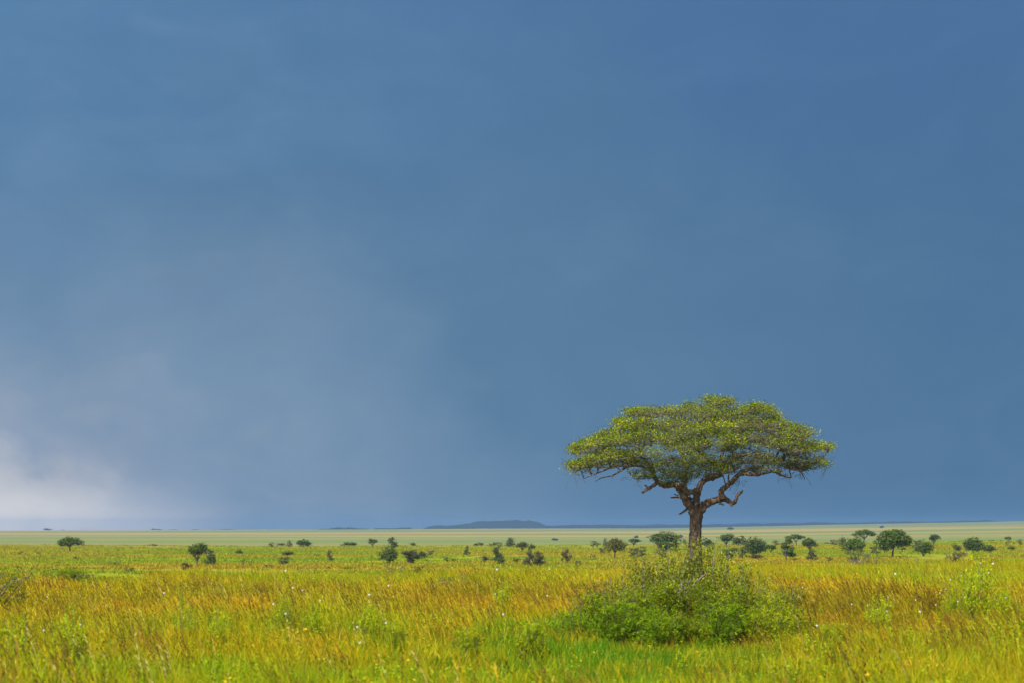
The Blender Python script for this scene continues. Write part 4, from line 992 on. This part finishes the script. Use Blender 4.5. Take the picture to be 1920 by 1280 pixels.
# tall leafy weeds standing in the meadow
WD = [(530, 50, 1120, 30, 'weed', 1, 'tall yellow-green weed clump in the left middle meadow'), (585, 47, 1135, 26, 'weed', 0, 'yellow-green weed just right of the tall weed clump'),
      (695, 46, 1138, 34, 'weed', 0, 'leafy green weed clump left of centre, below the golden grass'), (735, 43, 1170, 36, 'weed', 4, 'low bright green weed right of the leafy weed clump'),
      (945, 58, 1104, 26, 'weed', 3, 'dark leafy weed alone in the grass near the centre'), (870, 42, 1180, 44, 'weed', 4, 'bright green weed patch low at the centre'),
      (1835, 52, 1062, 40, 'weed', 3, 'tallest yellow-green weed near the right edge of the meadow'), (1790, 52, 1098, 36, 'weed', 1, 'bushy yellow-green weed left of the tallest right weed'),
      (1880, 51, 1104, 38, 'weed', 0, 'bushy green weed closest to the right edge'), (1650, 50, 1138, 36, 'weed', 3, 'loose yellow-green weed between the thicket and the right edge'),
      (130, 36, 1158, 44, 'weed', 3, 'loose yellow-green weed low on the left meadow'), (32, 38, 1172, 40, 'weed', 5, 'thin yellow-green weed at the bottom left edge'),
      (345, 46, 1138, 24, 'weed', 5, 'thin green weed between the left edge and the tall weed clump'), (416, 44, 1160, 36, 'weed', 3, 'dark green weed left of the tall yellow-green weed clump'),
      (1560, 44, 1170, 36, 'weed', 4, 'bright green weed below the right corner of the thicket'), (1000, 44, 1168, 46, 'weed', 4, 'bright green weed spreading left of the thicket foot'),
      (1060, 50, 1148, 50, 'bright', 1, 'green weed joining the left foot of the thicket')]
for (cx, dist, yt, hw, tint, var, lab) in WD:
    yt -= 22 if var in (3, 5) else 4; hw *= .8
    shrub('tall_weed', cx, dist, yt, hw, tint, var, lab, 'tall weeds in the meadow', M_stem)['category'] = 'weed'

# ------------------------------------------------------------------ white flower heads above the grass
def flowers():
    m, t = new_mat('white_petal'); s = t.new('ShaderNodeBsdfPrincipled', {'Base Color': (.72, .71, .68, 1), 'Roughness': .6}); t.new('ShaderNodeOutputMaterial', {0: s.outputs[0]})
    rs = np.random.RandomState(9)
    st = Geo(); p, r = smooth_line([(0.06, 0, -1.), (.03, 0, -.5), (0, 0, 0)], [.005, .004, .003], 3, 0, rs); st.tube(p, r, 4, (.16, .2, .03), 0, rs)
    stem_me = st.mesh('stem', TINT['lime'], True)
    g = Geo(); n = 90; d = rs.normal(size=(n, 3)); d /= np.linalg.norm(d, axis=1)[:, None]
    g.leaves(d * .42, .5, np.ones((n, 3)), .7, .1, rs)
    th_ = np.linspace(0, math.pi, 7); pp = np.stack([0 * th_, 0 * th_, -np.cos(th_) * .42], 1); g.tube(pp, np.sin(th_) * .42 + .001, 8, (1, 1, 1), 0, rs)
    head = g.mesh('flower_head', m)
    FL = [(82, 1181), (151, 1170), (89, 1118), (308, 1111), (513, 1132), (536, 1069), (536, 1150), (550, 1101), (568, 1106), (601, 1125), (670, 1175), (675, 1204), (693, 1114), (724, 1167),
          (729, 1097), (929, 1113), (932, 1067), (944, 1151), (1026, 1116), (1030, 1066), (1505, 1101), (1532, 1172), (1597, 1132), (1663, 1145), (1665, 1119), (1679, 1075), (1717, 1124), (1725, 1146),
          (1755, 1133), (1762, 1111), (1773, 1104), (1782, 1086), (1796, 1127), (1803, 1079), (1810, 1119), (1838, 1055), (1854, 1073), (1862, 1056), (1886, 1120)]
    big = {(82, 1181), (151, 1170), (308, 1111), (513, 1132), (536, 1069), (550, 1101), (568, 1106), (536, 1150), (670, 1175), (675, 1204), (693, 1114), (724, 1167), (729, 1097), (932, 1067), (944, 1151),
           (1505, 1101), (1532, 1172), (1679, 1075), (1803, 1079), (1838, 1055), (1862, 1056), (1810, 1119), (1886, 1120), (1725, 1146)}
    FL.sort()
    root0 = None
    for i, (a, b) in enumerate(FL):
        hgt = 1.28; dist = min((CAM_H - hgt) * F / (b - 988), 76.); p = at(a, b, dist); dia = (3.7 if (a, b) in big else 2.4) / F * dist
        z0 = float(ground_z(p[0], dist)); lab = f'round white flower head above the grass, {ORD[i]} from the left of the white flowers'
        if root0 is None:
            r_ = root0 = empty('white_flower', tuple(p), lab, 'flower', 'white flowers in the meadow')
            s0 = link('stem', stem_me, r_); h0 = link('flower_head', head, r_)
        else:
            r_ = root0.copy(); COL.objects.link(r_); r_['label'] = lab
            s0 = s0.copy(); COL.objects.link(s0); s0.parent = r_; h0 = h0.copy(); COL.objects.link(h0); h0.parent = r_
        r_.location = p; h0.scale = (dia, dia, dia * .85); s0.scale = (1, 1, max(p[2] - z0, .3)); s0.location = (0, 0, 0)
flowers()

# ------------------------------------------------------------------ haze
def haze():
    m, t = new_mat('haze_air')
    vol = t.new('ShaderNodeVolumePrincipled', {'Color': (.235, .42, .69, 1), 'Density': 1.25e-4, 'Anisotropy': 0.0})
    t.new('ShaderNodeOutputMaterial', {'Volume': vol.outputs[0]})
    a, z0, z1 = 5990., -45., 26.
    v = [(x, y, z) for z in (z0, z1) for x, y in ((-a, -a), (a, -a), (a, a), (-a, a))]
    f = [(3, 2, 1, 0), (4, 5, 6, 7), (0, 1, 5, 4), (1, 2, 6, 5), (2, 3, 7, 6), (3, 0, 4, 7)]
    o = link('haze', mesh_of('haze', v, f, mat=m)); tag(o, 'thin blue haze lying over the whole plain', 'haze', kind='stuff')
haze()
